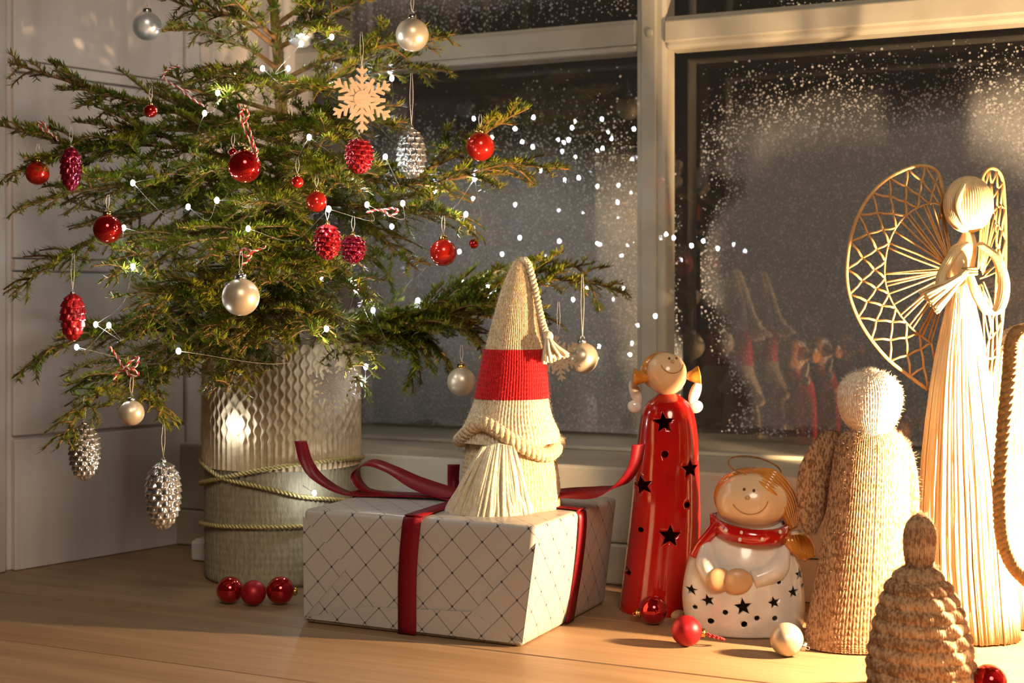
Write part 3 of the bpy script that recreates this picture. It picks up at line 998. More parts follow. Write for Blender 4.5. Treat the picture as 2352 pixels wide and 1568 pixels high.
for pts in ([f.P(1487, 868, -0.004), f.P(1470, 866, -0.006), f.P(1453, 865, -0.006)], [f.P(1575, 862, -0.004), f.P(1590, 862, -0.006), f.P(1604, 860, -0.006)]):
    mb = MB()
    tube(mb, spline(pts, 10), np.linspace(8, 22, 10) * f.S, 14)
    mb.build('pigtail', MT['glaze_hair'], ra)
for s, cx_ in ((-1, 1470), (1, 1592)):
    mb = MB()
    for ox, oz, rx, rz, rot in ((8, -16, 13, 30, 0.35), (10, 16, 17, 15, -0.3)):
        k_mb = MB()
        ellipsoid(k_mb, (0, 0, 0), (rx * f.S, 0.0035, rz * f.S), 14)
        v = k_mb.v[0]
        c_, s_ = math.cos(-s * rot), math.sin(-s * rot)
        v = np.column_stack([f.X(cx_) + s * ox * f.S + v[:, 0] * c_ - v[:, 2] * s_, v[:, 1] + 0.011, f.Z(920) - oz * f.S + v[:, 0] * s_ + v[:, 2] * c_])
        mb.add(v, k_mb.q[0])
    mb.build('wing', MT['glaze_white'], ra)
mb = MB()
ellipsoid(mb, f.P(1545, 1395, -0.022), (22 * f.S, 0.014, 17 * f.S), 14)
mb.build('shoe', MT['glaze_skin'], ra)

# ------------------------------------------------------------------ round ceramic angel
f = Fig(1710, 1.150)
ca = f.thing('ceramic_angel', 'round white ceramic angel with a tilted smiling face and red dotted collar', 'figurine')
rows = [(1462, 1588, 1838), (1455, 1582, 1842), (1420, 1570, 1848), (1370, 1568, 1846), (1310, 1580, 1836), (1260, 1604, 1820), (1220, 1632, 1802), (1195, 1650, 1790)]
r = rows_dense(rows, 60)
rad = (r[:, 2] - r[:, 1]) / 2 * f.S
zz = np.array([f.Z(y) for y in r[:, 0]]); zz = zz - zz[0] + 0.0005
cxs = [f.X((a_ + b_) / 2) for a_, b_ in r[:, 1:]]
outp = np.stack([rad, zz], -1)
inp = np.stack([np.maximum(rad - 0.003, 0.002), np.minimum(zz, zz.max() - 0.003)], -1)[::-1]
mb = MB()
lathe(mb, np.vstack([outp, inp]), 96, None, 0.74, cx=np.concatenate([cxs, cxs[::-1]]), cap=False)
k_ = len(outp)
mb.q.append(np.array([(j, (2 * k_ - 1) * n_ + j, (2 * k_ - 1) * n_ + (j + 1) % n_, (j + 1) % n_) for j in range(n_)]))
body = mb.build('robe', MT['glaze_white'], ca)
cuts = []
for px, py, R_, rot in ((1583, 1345, 12, 0), (1616, 1362, 14, 0.3), (1690, 1371, 20, 0.1), (1760, 1363, 14, 0.2), (1808, 1345, 14, 0), (1828, 1310, 13, 0), (1795, 1425, 10, 0)):
    cuts.append((star((f.X(px), f.Z(py)), R_ * f.S, rot), -0.09, -0.004))
for px, py, R_ in ((1590, 1382, 5), (1652, 1385, 6), (1622, 1408, 7), (1693, 1410, 7), (1721, 1396, 6), (1762, 1398, 6), (1773, 1319, 5), (1836, 1338, 5)):
    aa = np.linspace(0, 2 * math.pi, 10, endpoint=False)
    cuts.append((np.column_stack([f.X(px) + R_ * f.S * np.cos(aa), f.Z(py) + R_ * f.S * np.sin(aa)]), -0.09, -0.004))
cut(body, cuts)
# two sleeves meeting over folded hands
for pts, rr_ in (([f.P(1622, 1245, -0.012), f.P(1612, 1285, -0.024), f.P(1630, 1318, -0.030)], (16, 24, 20)), ([f.P(1790, 1245, -0.014), f.P(1768, 1290, -0.027), f.P(1712, 1312, -0.034)], (18, 28, 20))):
    mb = MB()
    tube(mb, spline(pts, 18), np.interp(np.linspace(0, 2, 18), [0, 1, 2], rr_) * f.S, 18)
    mb.build('sleeve', MT['glaze_white'], ca)
for c_, rr_ in ((f.P(1638, 1312, -0.034), (30, 12, 27)), (f.P(1678, 1314, -0.036), (34, 14, 29))):
    mb = MB()
    ellipsoid(mb, c_, np.array(rr_) * f.S, 18)
    mb.build('hand', MT['glaze_hand'], ca)
ell = (f.P(1722, 1148, -0.010), (82 * f.S, 66 * f.S, 66 * f.S))
mb = MB()
ellipsoid(mb, *ell, 26)
mb.build('head', MT['glaze_skin'], ca)
mb = MB()
tube(mb, arc(f, (1708, 1125), 42, 42, 18, 150, ell, 20), 0.00045, 5)
mb.build('smile', MT['ink_soft'], ca)
for px, py in ((1696, 1113), (1717, 1115)):
    mb = MB()
    ellipsoid(mb, arc(f, (px, py), 0.1, 0.1, 0, 10, ell, 2)[0], (0.0012, 0.0008, 0.0015), 8)
    mb.build('eye', MT['ink'], ca)
mb = MB()
ellipsoid(mb, arc(f, (1702, 1130), 0.1, 0.1, 0, 10, ell, 2)[0], (0.0021, 0.0018, 0.0018), 10)
mb.build('nose', MT['glaze_hand'], ca)
mb = MB()                          # hair: cap from behind plus a long side sweep with grooves
ellipsoid(mb, f.P(1726, 1144, 0.006), (84 * f.S, 62 * f.S, 69 * f.S), 24)
for k in range(7):
    o_ = (k - 3) * 6
    tube(mb, spline([f.P(1702 + k * 6, 1086 - k * 1.6, -0.013 + 0.002 * k), f.P(1762 + o_ * 0.9, 1096 - o_ * 0.7, -0.026 + 0.003 * k), f.P(1797 + o_, 1136 - o_ * 0.4, -0.022 + 0.003 * k), f.P(1812 + o_ * 0.9, 1180, -0.016 + 0.002 * k), f.P(1816 + o_ * 0.4, 1208, -0.014 + 0.002 * k)], 22),
         np.concatenate([np.linspace(4, 9, 11), np.linspace(9, 7, 11)]) * f.S, 10)
mb.build('hair', MT['glaze_hair'], ca)
mb = MB()
for k in range(6):
    o_ = (k - 2.5)
    tube(mb, spline([f.P(1814 + 3 * o_, 1213, -0.016), f.P(1822 + 9 * o_, 1236, -0.020 + 0.001 * k), f.P(1838 + 6 * o_, 1262, -0.018), f.P(1846 + 2 * o_, 1275 - 2 * o_, -0.016)], 14), np.array([6, 8, 10, 11, 12, 12, 12, 11, 10, 9, 8, 6, 4, 2]) * f.S, 10)
mb.build('ponytail', MT['glaze_hair'], ca)
mb = MB()
tube(mb, spline([f.P(1803, 1212, -0.026), f.P(1818, 1208, -0.030), f.P(1832, 1213, -0.024)], 8), 5 * f.S, 8)
mb.build('hair_tie', MT['glaze_white'], ca)
mb = MB()                          # collar band sagging round the neck, and its end running down to the left
a = np.linspace(0, 2 * math.pi, 60, endpoint=False)
cpts = np.column_stack([f.X(1720) + 84 * f.S * np.cos(a), -0.004 + 0.031 * np.sin(a), f.Z(1204) - 0.0045 * (np.sin(a) < 0) * np.abs(np.sin(a)) - 0.002 * np.cos(a)])
wv = np.column_stack([np.zeros(60), np.zeros(60), np.full(60, 17 * f.S)])
ribbon(mb, np.vstack([cpts, cpts[:1]]), np.vstack([wv, wv[:1]]), 0.0022, 80)
tube(mb, spline([f.P(1648, 1196, -0.012), f.P(1626, 1220, -0.014), f.P(1602, 1248, -0.012), f.P(1588, 1272, -0.010)], 14), np.linspace(15, 9, 14) * f.S, 10)
mb.build('collar', MT['glaze_red'], ca)
for px, py, y in ((1655, 1204, -0.029), (1688, 1206, -0.0345), (1684, 1222, -0.0345), (1732, 1220, -0.0365), (1775, 1206, -0.032)):
    mb = MB()
    ellipsoid(mb, f.P(px, py, y), (0.0016, 0.0010, 0.0017), 8)
    mb.build('collar_dot', MT['glaze_white'], ca)
mb = MB()
a = np.linspace(0, 2 * math.pi, 48, endpoint=False)
hp = np.column_stack([f.X(1735) + 60 * f.S * np.cos(a), 0.004 + 0.016 * np.sin(a), f.Z(1074) + 0.0068 * np.sin(a) - 0.0030 * np.cos(a)])
tube(mb, hp, 0.0007, 6, closed=True)
mb.build('halo', MT['bark'], ca)

# ------------------------------------------------------------------ large knitted angel
f = Fig(1996, 1.092)
ka = f.thing('knitted_angel', 'large knitted angel in heathered brown wool with round ecru head', 'knitted angel')
mb = MB()
f.turn(mb, [(1512, 1852, 2102), (1480, 1854, 2100), (1400, 1868, 2095), (1300, 1886, 2090), (1200, 1902, 2086), (1120, 1912, 2084), (1060, 1922, 2080), (1030, 1934, 2068), (1012, 1960, 2040), (1004, 1972, 2028)], 520, 330, knit(48, 46, 0.0013), 0.62)
o = mb.build('robe', MT['wool_brown'], ka)
o.data.transform(__import__('mathutils').Matrix.Translation((0, 0, 0.001 - min(v.co.z for v in o.data.vertices))))
fuzz(o, 3500, 0.0045, MT['wool_brown'], 21)
mb = MB()
f.turn(mb, [(1020, 1960, 2030), (1000, 1962, 2034), (985, 1955, 2044), (960, 1937, 2058), (920, 1927, 2068), (890, 1930, 2064), (868, 1944, 2048), (856, 1964, 2026), (852, 1985, 2006), (851, 1994, 1998)], 360, 170, knit(38, 22, 0.0012), 0.97)
o = mb.build('head', MT['wool_white'], ka)
fuzz(o, 2500, 0.0042, MT['wool_white'], 22)
def wing_pad(name, rows, y, yaw):
    mb = MB()
    f.turn(mb, rows, 200, 120, knit(34, 26, 0.0012), 0.16)
    v = mb.v[0]
    v[:, 1] += y
    c_ = v[:, 0].mean()
    x = v[:, 0] - c_
    yy = v[:, 1] - y
    v[:, 0] = c_ + x * math.cos(yaw) - yy * math.sin(yaw)
    v[:, 1] = y + x * math.sin(yaw) + yy * math.cos(yaw)
    o = mb.build(name, MT['wool_brown'], ka)
    fuzz(o, 1200, 0.0045, MT['wool_brown'], 23)
wing_pad('wing', [(1235, 1862, 1880), (1200, 1846, 1900), (1140, 1838, 1925), (1080, 1846, 1940), (1030, 1872, 1948), (1005, 1896, 1945), (995, 1912, 1930)], 0.018, 0.25)
wing_pad('wing', [(1235, 2098, 2116), (1200, 2072, 2122), (1140, 2056, 2124), (1080, 2046, 2118), (1035, 2044, 2106), (1018, 2056, 2094), (1010, 2068, 2080)], 0.018, -0.55)

# ------------------------------------------------------------------ small knitted angel, nearest the lens
f = Fig(2113, 0.962)
ks = f.thing('knitted_angel', 'small knitted angel with narrow head and ridged striped skirt, nearest the front', 'knitted angel')
mb = MB()
def ridges(T, S, R, Z):
    return 0.0022 * np.abs(np.sin(Z * math.pi / 0.0086)) ** 0.7 + knit(52, 34, 0.0008)(T, S, R, Z) + 0.0010 * np.sin(T * 13 + Z * 300)
zb = 1590
f.turn(mb, [(1594, 2016, 2210), (1570, 2004, 2222), (1530, 2002, 2228), (1480, 2008, 2222), (1430, 2018, 2210), (1380, 2032, 2192), (1345, 2046, 2174), (1322, 2062, 2154), (1308, 2078, 2142), (1300, 2086, 2134)], 420, 240, ridges, 0.9)
o = mb.build('skirt', MT['wool_stripe'], ks)
o.data.transform(__import__('mathutils').Matrix.Translation((0, 0, 0.001 - min(v.co.z for v in o.data.vertices))))
fuzz(o, 3500, 0.0045, MT['wool_stripe'], 31)
mb = MB()
f.turn(mb, [(1312, 2092, 2132), (1295, 2084, 2140), (1270, 2079, 2145), (1235, 2078, 2147), (1205, 2084, 2142), (1188, 2096, 2130), (1181, 2108, 2118), (1180, 2112, 2114)], 260, 110, knit(22, 16, 0.0011), 0.95)
o = mb.build('head', MT['wool_stripe'], ks)
fuzz(o, 900, 0.004, MT['wool_brown'], 32)
mb = MB()
twist([mb], [f.P(2113, 1308, 0) + np.array([26 * f.S * math.cos(t), 26 * f.S * math.sin(t), 0]) for t in np.linspace(0, 2 * math.pi, 60)], 0.0026, 8, 2, 6)
mb.build('neck_tie', MT['wool_stripe'], ks)

# ------------------------------------------------------------------ straw angel with netted wings
f = Fig(2222, 1.112)
sa = f.thing('straw_angel', 'tall straw angel with netted wings and folded arms, brightly lit', 'straw angel')
gg = np.random.default_rng(5)
mb = MB()
f.turn(mb, [(1478, 2140, 2330), (1300, 2122, 2318), (1150, 2118, 2306), (1000, 2132, 2284), (860, 2148, 2262), (740, 2170, 2244), (660, 2190, 2224), (620, 2196, 2218)], 60, 50, None, 0.55)
o = mb.build('skirt_lining', MT['straw'], sa)
zmin = min(v.co.z for v in o.data.vertices)
for v in o.data.vertices: v.co.z = max(v.co.z, 0.001)
mb = MB()
for i in range(300):
    th = 2 * math.pi * (i + gg.uniform(-0.3, 0.3)) / 300
    c_, s_ = math.cos(th), math.sin(th)
    w = [(2207, 11, 618), (2207, 18, 660), (2207, 38, 740), (2206, 60, 860), (2208, 79, 1000), (2213, 96, 1150), (2218, 104, 1300), (2231, 102, 1474 + gg.uniform(-12, 0))]
    pts = [np.array([f.X(c0) + R_ * 1.03 * f.S * c_, R_ * 1.03 * f.S * 0.57 * s_, max(f.Z(y), 0.0015)]) for c0, R_, y in w]
    p = spline(pts, 14)
    p += np.cumsum(gg.normal(0, 0.00022, (14, 3)), 0) * np.array([1, 1, 0])
    tube(mb, p, gg.uniform(0.0006, 0.0013), 4)
mb.build('skirt', MT['straw'], sa)
mb = MB()
ell = (f.P(2222, 470, -0.002), (52 * f.S, 50 * f.S, 62 * f.S))
ellipsoid(mb, *ell, 24)
for i in range(60):                # strands drawn from crown to neck
    th = 2 * math.pi * i / 60
    pts = []
    for t in np.linspace(-1.45, 1.35, 14):
        pts.append(ell[0] + np.array([math.cos(th) * math.cos(t) * ell[1][0] * 1.02, math.sin(th) * math.cos(t) * ell[1][1] * 1.02, -math.sin(t) * ell[1][2] * 1.02]))
    tube(mb, pts, 0.0011, 5)
tube(mb, spline([f.P(2212, 415, -0.008), f.P(2190, 440, -0.019), f.P(2182, 475, -0.020), f.P(2196, 510, -0.017), f.P(2215, 532, -0.008)], 16), np.interp(np.linspace(0, 1, 16), [0, 0.4, 1], [4, 8, 3]) * f.S, 10)
mb.build('head', MT['straw'], sa)
mb = MB()
f.turn(mb, [(640, 2188, 2232), (600, 2184, 2240), (570, 2192, 2244), (545, 2206, 2240), (528, 2212, 2234)], 40, 24, None, 0.8)
ellipsoid(mb, f.P(2188, 610, -0.012), (26 * f.S, 24 * f.S, 50 * f.S), 16)
mb.build('bodice', MT['straw'], sa)
mb = MB()                          # right arm: a bent loop of straw
for i in range(16):
    t = i / 16 * 2 * math.pi
    off = np.array([math.cos(t) * 8 * f.S, math.sin(t) * 7 * f.S, 0])
    tube(mb, [p + off * w_ for p, w_ in zip(spline([f.P(2236, 560, -0.014), f.P(2268, 592, -0.020), f.P(2282, 650, -0.024), f.P(2270, 705, -0.026), f.P(2244, 716, -0.028), f.P(2215, 672, -0.028), f.P(2200, 622, -0.026)], 30), np.interp(np.linspace(0, 1, 30), [0, 0.4, 0.8, 1], [0.6, 1.2, 1.0, 0.5]))], 0.0016, 5)
mb.build('arm', MT['straw'], sa)
mb = MB()                          # left arm: shoulder and forearm
for i in range(12):
    t = i / 12 * 2 * math.pi
    off = np.array([math.cos(t) * 8 * f.S, math.sin(t) * 7 * f.S, 0])
    tube(mb, [p + off for p in spline([f.P(2205, 560, -0.012), f.P(2168, 590, -0.020), f.P(2140, 640, -0.024), f.P(2150, 668, -0.026), f.P(2195, 622, -0.028)], 24)], 0.0016, 5)
mb.build('arm', MT['straw'], sa)
mb = MB()                          # flared cuff of cut straw ends
for i in range(60):
    t = gg.uniform(-1, 1); y = gg.uniform(-1, 1)
    tube(mb, spline([f.P(2194, 626, -0.029), f.P(2150 + 8 * t, 662 + 14 * t, -0.031 + 0.004 * y), f.P(2108 + 19 * t, 694 + 24 * t + gg.uniform(-4, 4), -0.031 + 0.008 * y)], 6), 0.0011, 4)
mb.build('cuff', MT['straw'], sa)
mb = MB()
for k in range(3):
    tube(mb, [f.P(2203, 618 + 6 * k, -0.016) + np.array([15 * f.S * math.cos(t), 14 * f.S * math.sin(t) - 0.010, 0]) for t in np.linspace(0, 2 * math.pi, 20, endpoint=False)], 0.0012, 5, closed=True)
mb.build('binding', MT['raffia'], sa)

def net_wing(outline, centre, y, r, nc, lean, yc=0.0):
    root_mb = MB()
    out = spline([(a_, b_) for a_, b_ in outline], nc * 4 + 1)
    C_ = np.array(centre, float)
    def pt(i4, lev):
        q = C_ + (out[i4] - C_) * lev
        bend = lean * (1 - lev)
        return f.P(q[0], q[1], y + bend + yc * (q[0] - C_[0]) * f.S)
    tube(root_mb, [pt(i, 1.0) for i in range(len(out))], r * 1.5, 7)
    root_mb.build('wing_rim', MT['raffia'], sa)
    net = MB()
    lev = [1.0, 0.86, 0.74, 0.64]
    for row in range(3):
        for k in range(nc):
            i0 = k * 4 + (0 if row % 2 == 0 else 2)
            i1 = i0 + 2
            i2 = i0 + 4
            hi, lo = lev[row], lev[row + 1]
            if i2 > nc * 4: continue
            tube(net, [pt(i0, hi), pt(i0 + 1, (hi * 0.35 + lo * 0.65)), pt(i1, lo)], r, 5)
            tube(net, [pt(i2, hi), pt(i2 - 1, (hi * 0.35 + lo * 0.65)), pt(i1, lo)], r, 5)
    tube(net, [pt(i, lev[3]) for i in range(2, nc * 4 - 1, 2)], r * 0.8, 5)
    net.build('wing_net', MT['raffia'], sa)
    sp = MB()
    g2 = np.random.default_rng(3)
    for i in range(2, nc * 4 - 1):
        if (i % 3) == 2 or g2.uniform() < 0.25: continue
        for e in range(1 + (g2.uniform() < 0.4)):
            j = g2.uniform(-6, 6, 2)
            a_, b_ = pt(i, lev[3]), pt(i, 0.10) + np.array([j[0] * f.S, 0.001 * e, j[1] * f.S])
            tube(sp, spline([a_, (a_ + b_) / 2 + np.array([j[1] * 0.3 * f.S, 0, j[0] * 0.3 * f.S]), b_], 5), r * 0.8, 4)
    sp.build('wing_spokes', MT['raffia'], sa)
net_wing([(2172, 500), (2180, 440), (2166, 390), (2130, 376), (2085, 388), (2040, 415), (2000, 460), (1972, 520), (1958, 590), (1958, 655), (1975, 715), (2005, 770), (2050, 825), (2100, 865), (2145, 898)],
         (2192, 622), 0.016, 0.0010, 15, -0.010)
net_wing([(2272, 540), (2272, 430), (2284, 390), (2310, 380), (2334, 402), (2342, 470), (2344, 560), (2340, 680), (2326, 790), (2304, 880), (2272, 955)],
         (2256, 640), 0.016, 0.0010, 12, -0.010, 0.6)

# ------------------------------------------------------------------ second straw figure, mostly out of the frame, with a braided wing edge
f = Fig(2400, 1.160)
s2 = f.thing('straw_figure', 'pale straw figure cut off by the right edge, behind the straw angel', 'straw figure')
mb = MB()
f.turn(mb, [(1440, 2288, 2512), (1250, 2276, 2524), (1050, 2256, 2544), (900, 2248, 2552), (810, 2258, 2542), (760, 2310, 2490), (742, 2350, 2450), (735, 2390, 2410)], 60, 40, None, 0.5)  # body made extra wide to keep candle light off the snowy panes
for i in range(150):
    th = 2 * math.pi * i / 150
    w = [(14, 736), (90, 760), (142, 810), (152, 900), (144, 1050), (124, 1250), (112, 1438)]
    tube(mb, spline([np.array([R_ * 1.02 * f.S * math.cos(th), R_ * 0.52 * f.S * math.sin(th), max(f.Z(y), 0.0015)]) for R_, y in w], 10), gg.uniform(0.0008, 0.0015), 4)
o = mb.build('skirt', MT['straw'], s2)
for v in o.data.vertices: v.co.z = max(v.co.z, 0.001)
mb = MB()
ellipsoid(mb, f.P(2405, 695, 0), (42 * f.S, 40 * f.S, 50 * f.S), 18)
mb.build('head', MT['straw'], s2)

f = Fig(2310, 0.965)
bw = f.thing('straw_braid', 'brown braided straw loop in front of the bright straw angel, far right', 'straw braid')
mb = MB()
path = spline([f.P(2352, 772, 0.004), f.P(2338, 764, 0.0), f.P(2324, 792, 0), f.P(2318, 860, 0), f.P(2308, 960, 0), f.P(2300, 1060, 0), f.P(2297, 1160, 0), f.P(2304, 1240, 0), f.P(2328, 1300, 0), f.P(2372, 1345, 0.0), f.P(2420, 1400, 0.0), f.P(2450, 1540, 0), f.P(2452, 1590, 0)], 220)
path[-1, 2] = 0.004
twist([mb], path, 0.0050, 24, 3, 6)
for i in range(160):
    k = gg.integers(4, 215)
    d_ = gg.normal(0, 1, 3)
    spikes(mb, [path[k]], [d_], [0.010], [0.00035])
mb.build('braid', MT['braid'], bw)
# ------------------------------------------------------------------ pot
PD = 1.382
f = Fig(648, PD)
pot = f.thing('flower_pot', 'tall pale cane and linen covered pot with gold cords, holding the spruce', 'pot')
PR = 174 * f.S
z_c, z_top = f.Z(1062), f.Z(786)
mb = MB()
def lin(T, S, R, Z):
    return 0.0006 * np.abs(np.sin(T * 46)) ** 0.5 * (0.6 + 0.4 * np.sin(Z * 900))
lathe(mb, [(PR * 0.985, 0.0005), (PR, 0.004)] + [(PR, z) for z in np.linspace(0.006, z_c + 0.01, 60)], 420, lin)
mb.build('linen_wrap', MT['linen'], pot)
def cane(T, S, R, Z):
    u = T / (2 * math.pi) * 78
    i = np.floor(u)
    amp = np.clip((Z - (z_c + 0.022)) / 0.012, 0, 1) * 0.24
    c = u - i - 0.5 - amp * np.sin(2 * math.pi * Z / 0.0135 + math.pi * i)
    return 0.0024 * np.exp(-(c / 0.25) ** 2) - 0.0004
prof = [(PR + 0.001, z) for z in np.linspace(z_c, z_top, 130)]
mb = MB()
lathe(mb, prof, 780, cane, cap=False)
mb.build('cane_sleeve', MT['wicker'], pot)
mb = MB()
lathe(mb, [(PR - 0.001, z_c), (PR - 0.001, z_top + 0.001), (PR - 0.004, z_top + 0.002), (PR - 0.006, z_top), (PR - 0.006, z_top - 0.022)], 64, cap=False)
mb.build('liner', MT['wicker'], pot)
mb = MB()
lathe(mb, [(0.002, z_top - 0.018), (PR * 0.6, z_top - 0.016), (PR - 0.005, z_top - 0.020)], 48, lambda T, S, R, Z: 0 * T, cap=False)
mb.build('soil', MT['soil'], pot)
for front, back in (([1053, 1098, 1122, 1142, 1150], 1100), ([1110, 1098, 1076, 1064, 1050], 1080), ([1200, 1208, 1211, 1208, 1200], 1200)):
    a = np.linspace(0, 2 * math.pi, 300)
    rr = PR + 0.0040
    x, y = np.cos(a), np.sin(a)
    pf = np.interp(x, [-1, -0.6, 0, 0.4, 1], front)
    pb = np.interp(x, [-1, 0, 1], [front[0], back, front[-1]])
    py_ = np.where(y < 0, pf, pb)
    py_ = np.convolve(np.concatenate([py_[-8:-1], py_, py_[1:8]]), np.ones(15) / 15, 'valid')
    zc_ = CAMH - (py_ - HY) * (PD + rr * np.minimum(y, 0)) / F
    mb = MB()
    twist([mb], np.column_stack([rr * x, rr * y, zc_]), 0.0023, 64, 2, 6)
    mb.build('gold_cord', MT['gold_cord'], pot)

# ------------------------------------------------------------------ spruce
tp = f.loc
tree = f.thing('spruce_tree', 'small potted spruce hung with baubles and fairy lights', 'tree')
T0 = np.array(tp)
cs, sn = math.cos(-YAW), math.sin(-YAW)
def loc_of(w):
    w = np.asarray(w) - T0
    return np.array([w[0] * cs - w[1] * sn, w[0] * sn + w[1] * cs, w[2]])
def tl_(px, py, d):
    return loc_of(at(px, py, d))
trunk_px = [(668, 800), (664, 700), (655, 560), (648, 420), (648, 300), (640, 150), (632, 60), (628, 0), (624, -110), (620, -250)]
trunk_l = np.array([tl_(x, y, PD) for x, y in trunk_px])
mb = MB()
tr_pts = spline(trunk_l, 60)
tr_pts = np.vstack([[tr_pts[0][0], 0, z_top - 0.019], tr_pts])
tube(mb, tr_pts, np.interp(np.linspace(0, 1, 61), [0, 0.5, 1], [0.0095, 0.006, 0.0018]), 12)
mb.build('trunk', MT['bark'], tree)
def trunk_at(py):
    ys = [y for _, y in trunk_px][::-1]
    return tl_(np.interp(py, ys, [x for x, _ in trunk_px][::-1]), py, PD)

gt = np.random.default_rng(42)
UP = np.array([0, 0, 1.0])
def unit(v): return v / (np.linalg.norm(v) + 1e-12)
def needles_on(p, acc, dens, L, taper=True):
    """needles all round a twig polyline"""
    seg = np.linalg.norm(np.diff(p, axis=0), axis=1)
    tot = seg.sum()
    n = int(tot * dens)
    if n < 2: return
    s = np.sort(gt.uniform(0, tot, n))
    cum = np.concatenate([[0], np.cumsum(seg)])
    q = np.stack([np.interp(s, cum, p[:, k]) for k in range(3)], 1)
    i = np.clip(np.searchsorted(cum, s) - 1, 0, len(seg) - 1)
    t = np.diff(p, axis=0)[i] / seg[i][:, None]
    a = np.cross(t, UP); a /= np.linalg.norm(a, axis=1)[:, None] + 1e-9
    b = np.cross(a, t)
    ph = gt.uniform(-0.35, math.pi + 0.35, n)            # mostly sides and top
    rad = np.cos(ph)[:, None] * a + np.sin(ph)[:, None] * b * 0.8
    lean = gt.uniform(0.55, 1.0, n)[:, None]
    d = rad * np.sin(lean) + t * np.cos(lean) + gt.normal(0, 0.10, (n, 3))
    ln = L * gt.uniform(0.75, 1.12, n)
    acc.append((q, d, ln))
def flush(acc, parent):
    if not acc: return
    q = np.concatenate([a_[0] for a_ in acc]); d = np.concatenate([a_[1] for a_ in acc]); L = np.concatenate([a_[2] for a_ in acc])
    n = len(q)
    d /= np.linalg.norm(d, axis=1)[:, None]
    a_ = np.cross(d, np.where(np.abs(d[:, 2:3]) < 0.9, UP[None], np.array([[1.0, 0, 0]])))
    a_ /= np.linalg.norm(a_, axis=1)[:, None] + 1e-9
    b_ = np.cross(d, a_)
    w = 0.00072
    m_ = q + d * (L * 0.5)[:, None]
    v = np.stack([q + a_ * w * 0.5, q - a_ * w * 0.5, m_ + a_ * w + b_ * w * 0.4, m_ - a_ * w + b_ * w * 0.4, q + d * L[:, None]], 1).reshape(-1, 3)
    i = np.arange(n)[:, None] * 5
    mb = MB()
    mb.add(v, i + np.array([[0, 1, 3, 2]]), i + np.array([[2, 3, 4]]))
    o = mb.build('needles', MT['needle'], parent, False)
    o['kind'] = 'stuff'
NL = 0.0088
def branch(pts, r0=0.0026, side=1.0, dens=1750, step=0.0112, lmax=0.085):
    p = spline(pts, 40)
    seg = np.linalg.norm(np.diff(p, axis=0), axis=1)
    cum = np.concatenate([[0], np.cumsum(seg)])
    tot = cum[-1]
    mb = MB()
    tube(mb, p, np.linspace(r0, 0.0008, 40), 6)
    acc = []
    k0 = int(40 * min(0.25, 0.03 / tot))
    needles_on(p[k0:], acc, dens, NL)
    s = 0.03 + gt.uniform(0, 0.01)
    sd = 1
    while s < tot - 0.008:
        c = np.array([np.interp(s, cum, p[:, k]) for k in range(3)])
        i = min(np.searchsorted(cum, s), 39)
        t = unit(p[min(i + 1, 39)] - p[max(i - 1, 0)])
        up = unit(UP - t * np.dot(UP, t))
        lat = np.cross(t, up) * sd
        roll = gt.normal(0, 0.35)
        lat = lat * math.cos(roll) + up * math.sin(roll)
        an = math.radians(gt.uniform(38, 58))
        d = unit(t * math.cos(an) + lat * math.sin(an) + up * gt.normal(0.02, 0.10))
        Lt = min(lmax, 0.016 + 0.42 * (tot - s)) * gt.uniform(0.6, 1.08) * side * min(1.0, 0.45 + s / (0.35 * tot + 1e-6) * 0.55)
        e = c + d * Lt + UP * gt.normal(-0.004, 0.004) * (Lt / 0.05)
        tw = spline([c, c + d * Lt * 0.5 + UP * 0.002, e], 8)
        tube(mb, tw, np.linspace(0.0011, 0.0006, 8), 4)
        needles_on(tw, acc, dens, NL)
        if Lt > 0.034:
            for q_ in np.arange(0.30, 0.92, 0.014 / Lt * 1.0):
                for s2_ in (-1, 1):
                    if gt.uniform() < 0.45: continue
                    c2 = tw[0] * (1 - q_) + tw[-1] * q_ + UP * 0.001
                    l2 = np.cross(d, up) * s2_
                    d2 = unit(d * 0.72 + l2 * 0.62 + up * gt.normal(0, 0.12))
                    L2 = min(0.034, 0.008 + (1 - q_) * Lt * 0.5) * gt.uniform(0.6, 1.0)
                    tw2 = spline([c2, c2 + d2 * L2 * 0.5, c2 + d2 * L2 - UP * 0.001], 5)
                    tube(mb, tw2, 0.0005, 3, cap=False)
                    needles_on(tw2, acc, dens * 0.95, NL * 0.92)
        sd = -sd
        s += step * gt.uniform(0.35, 0.75)
    o = mb.build('branch', MT['twig'], tree)
    flush(acc, o)
    return o
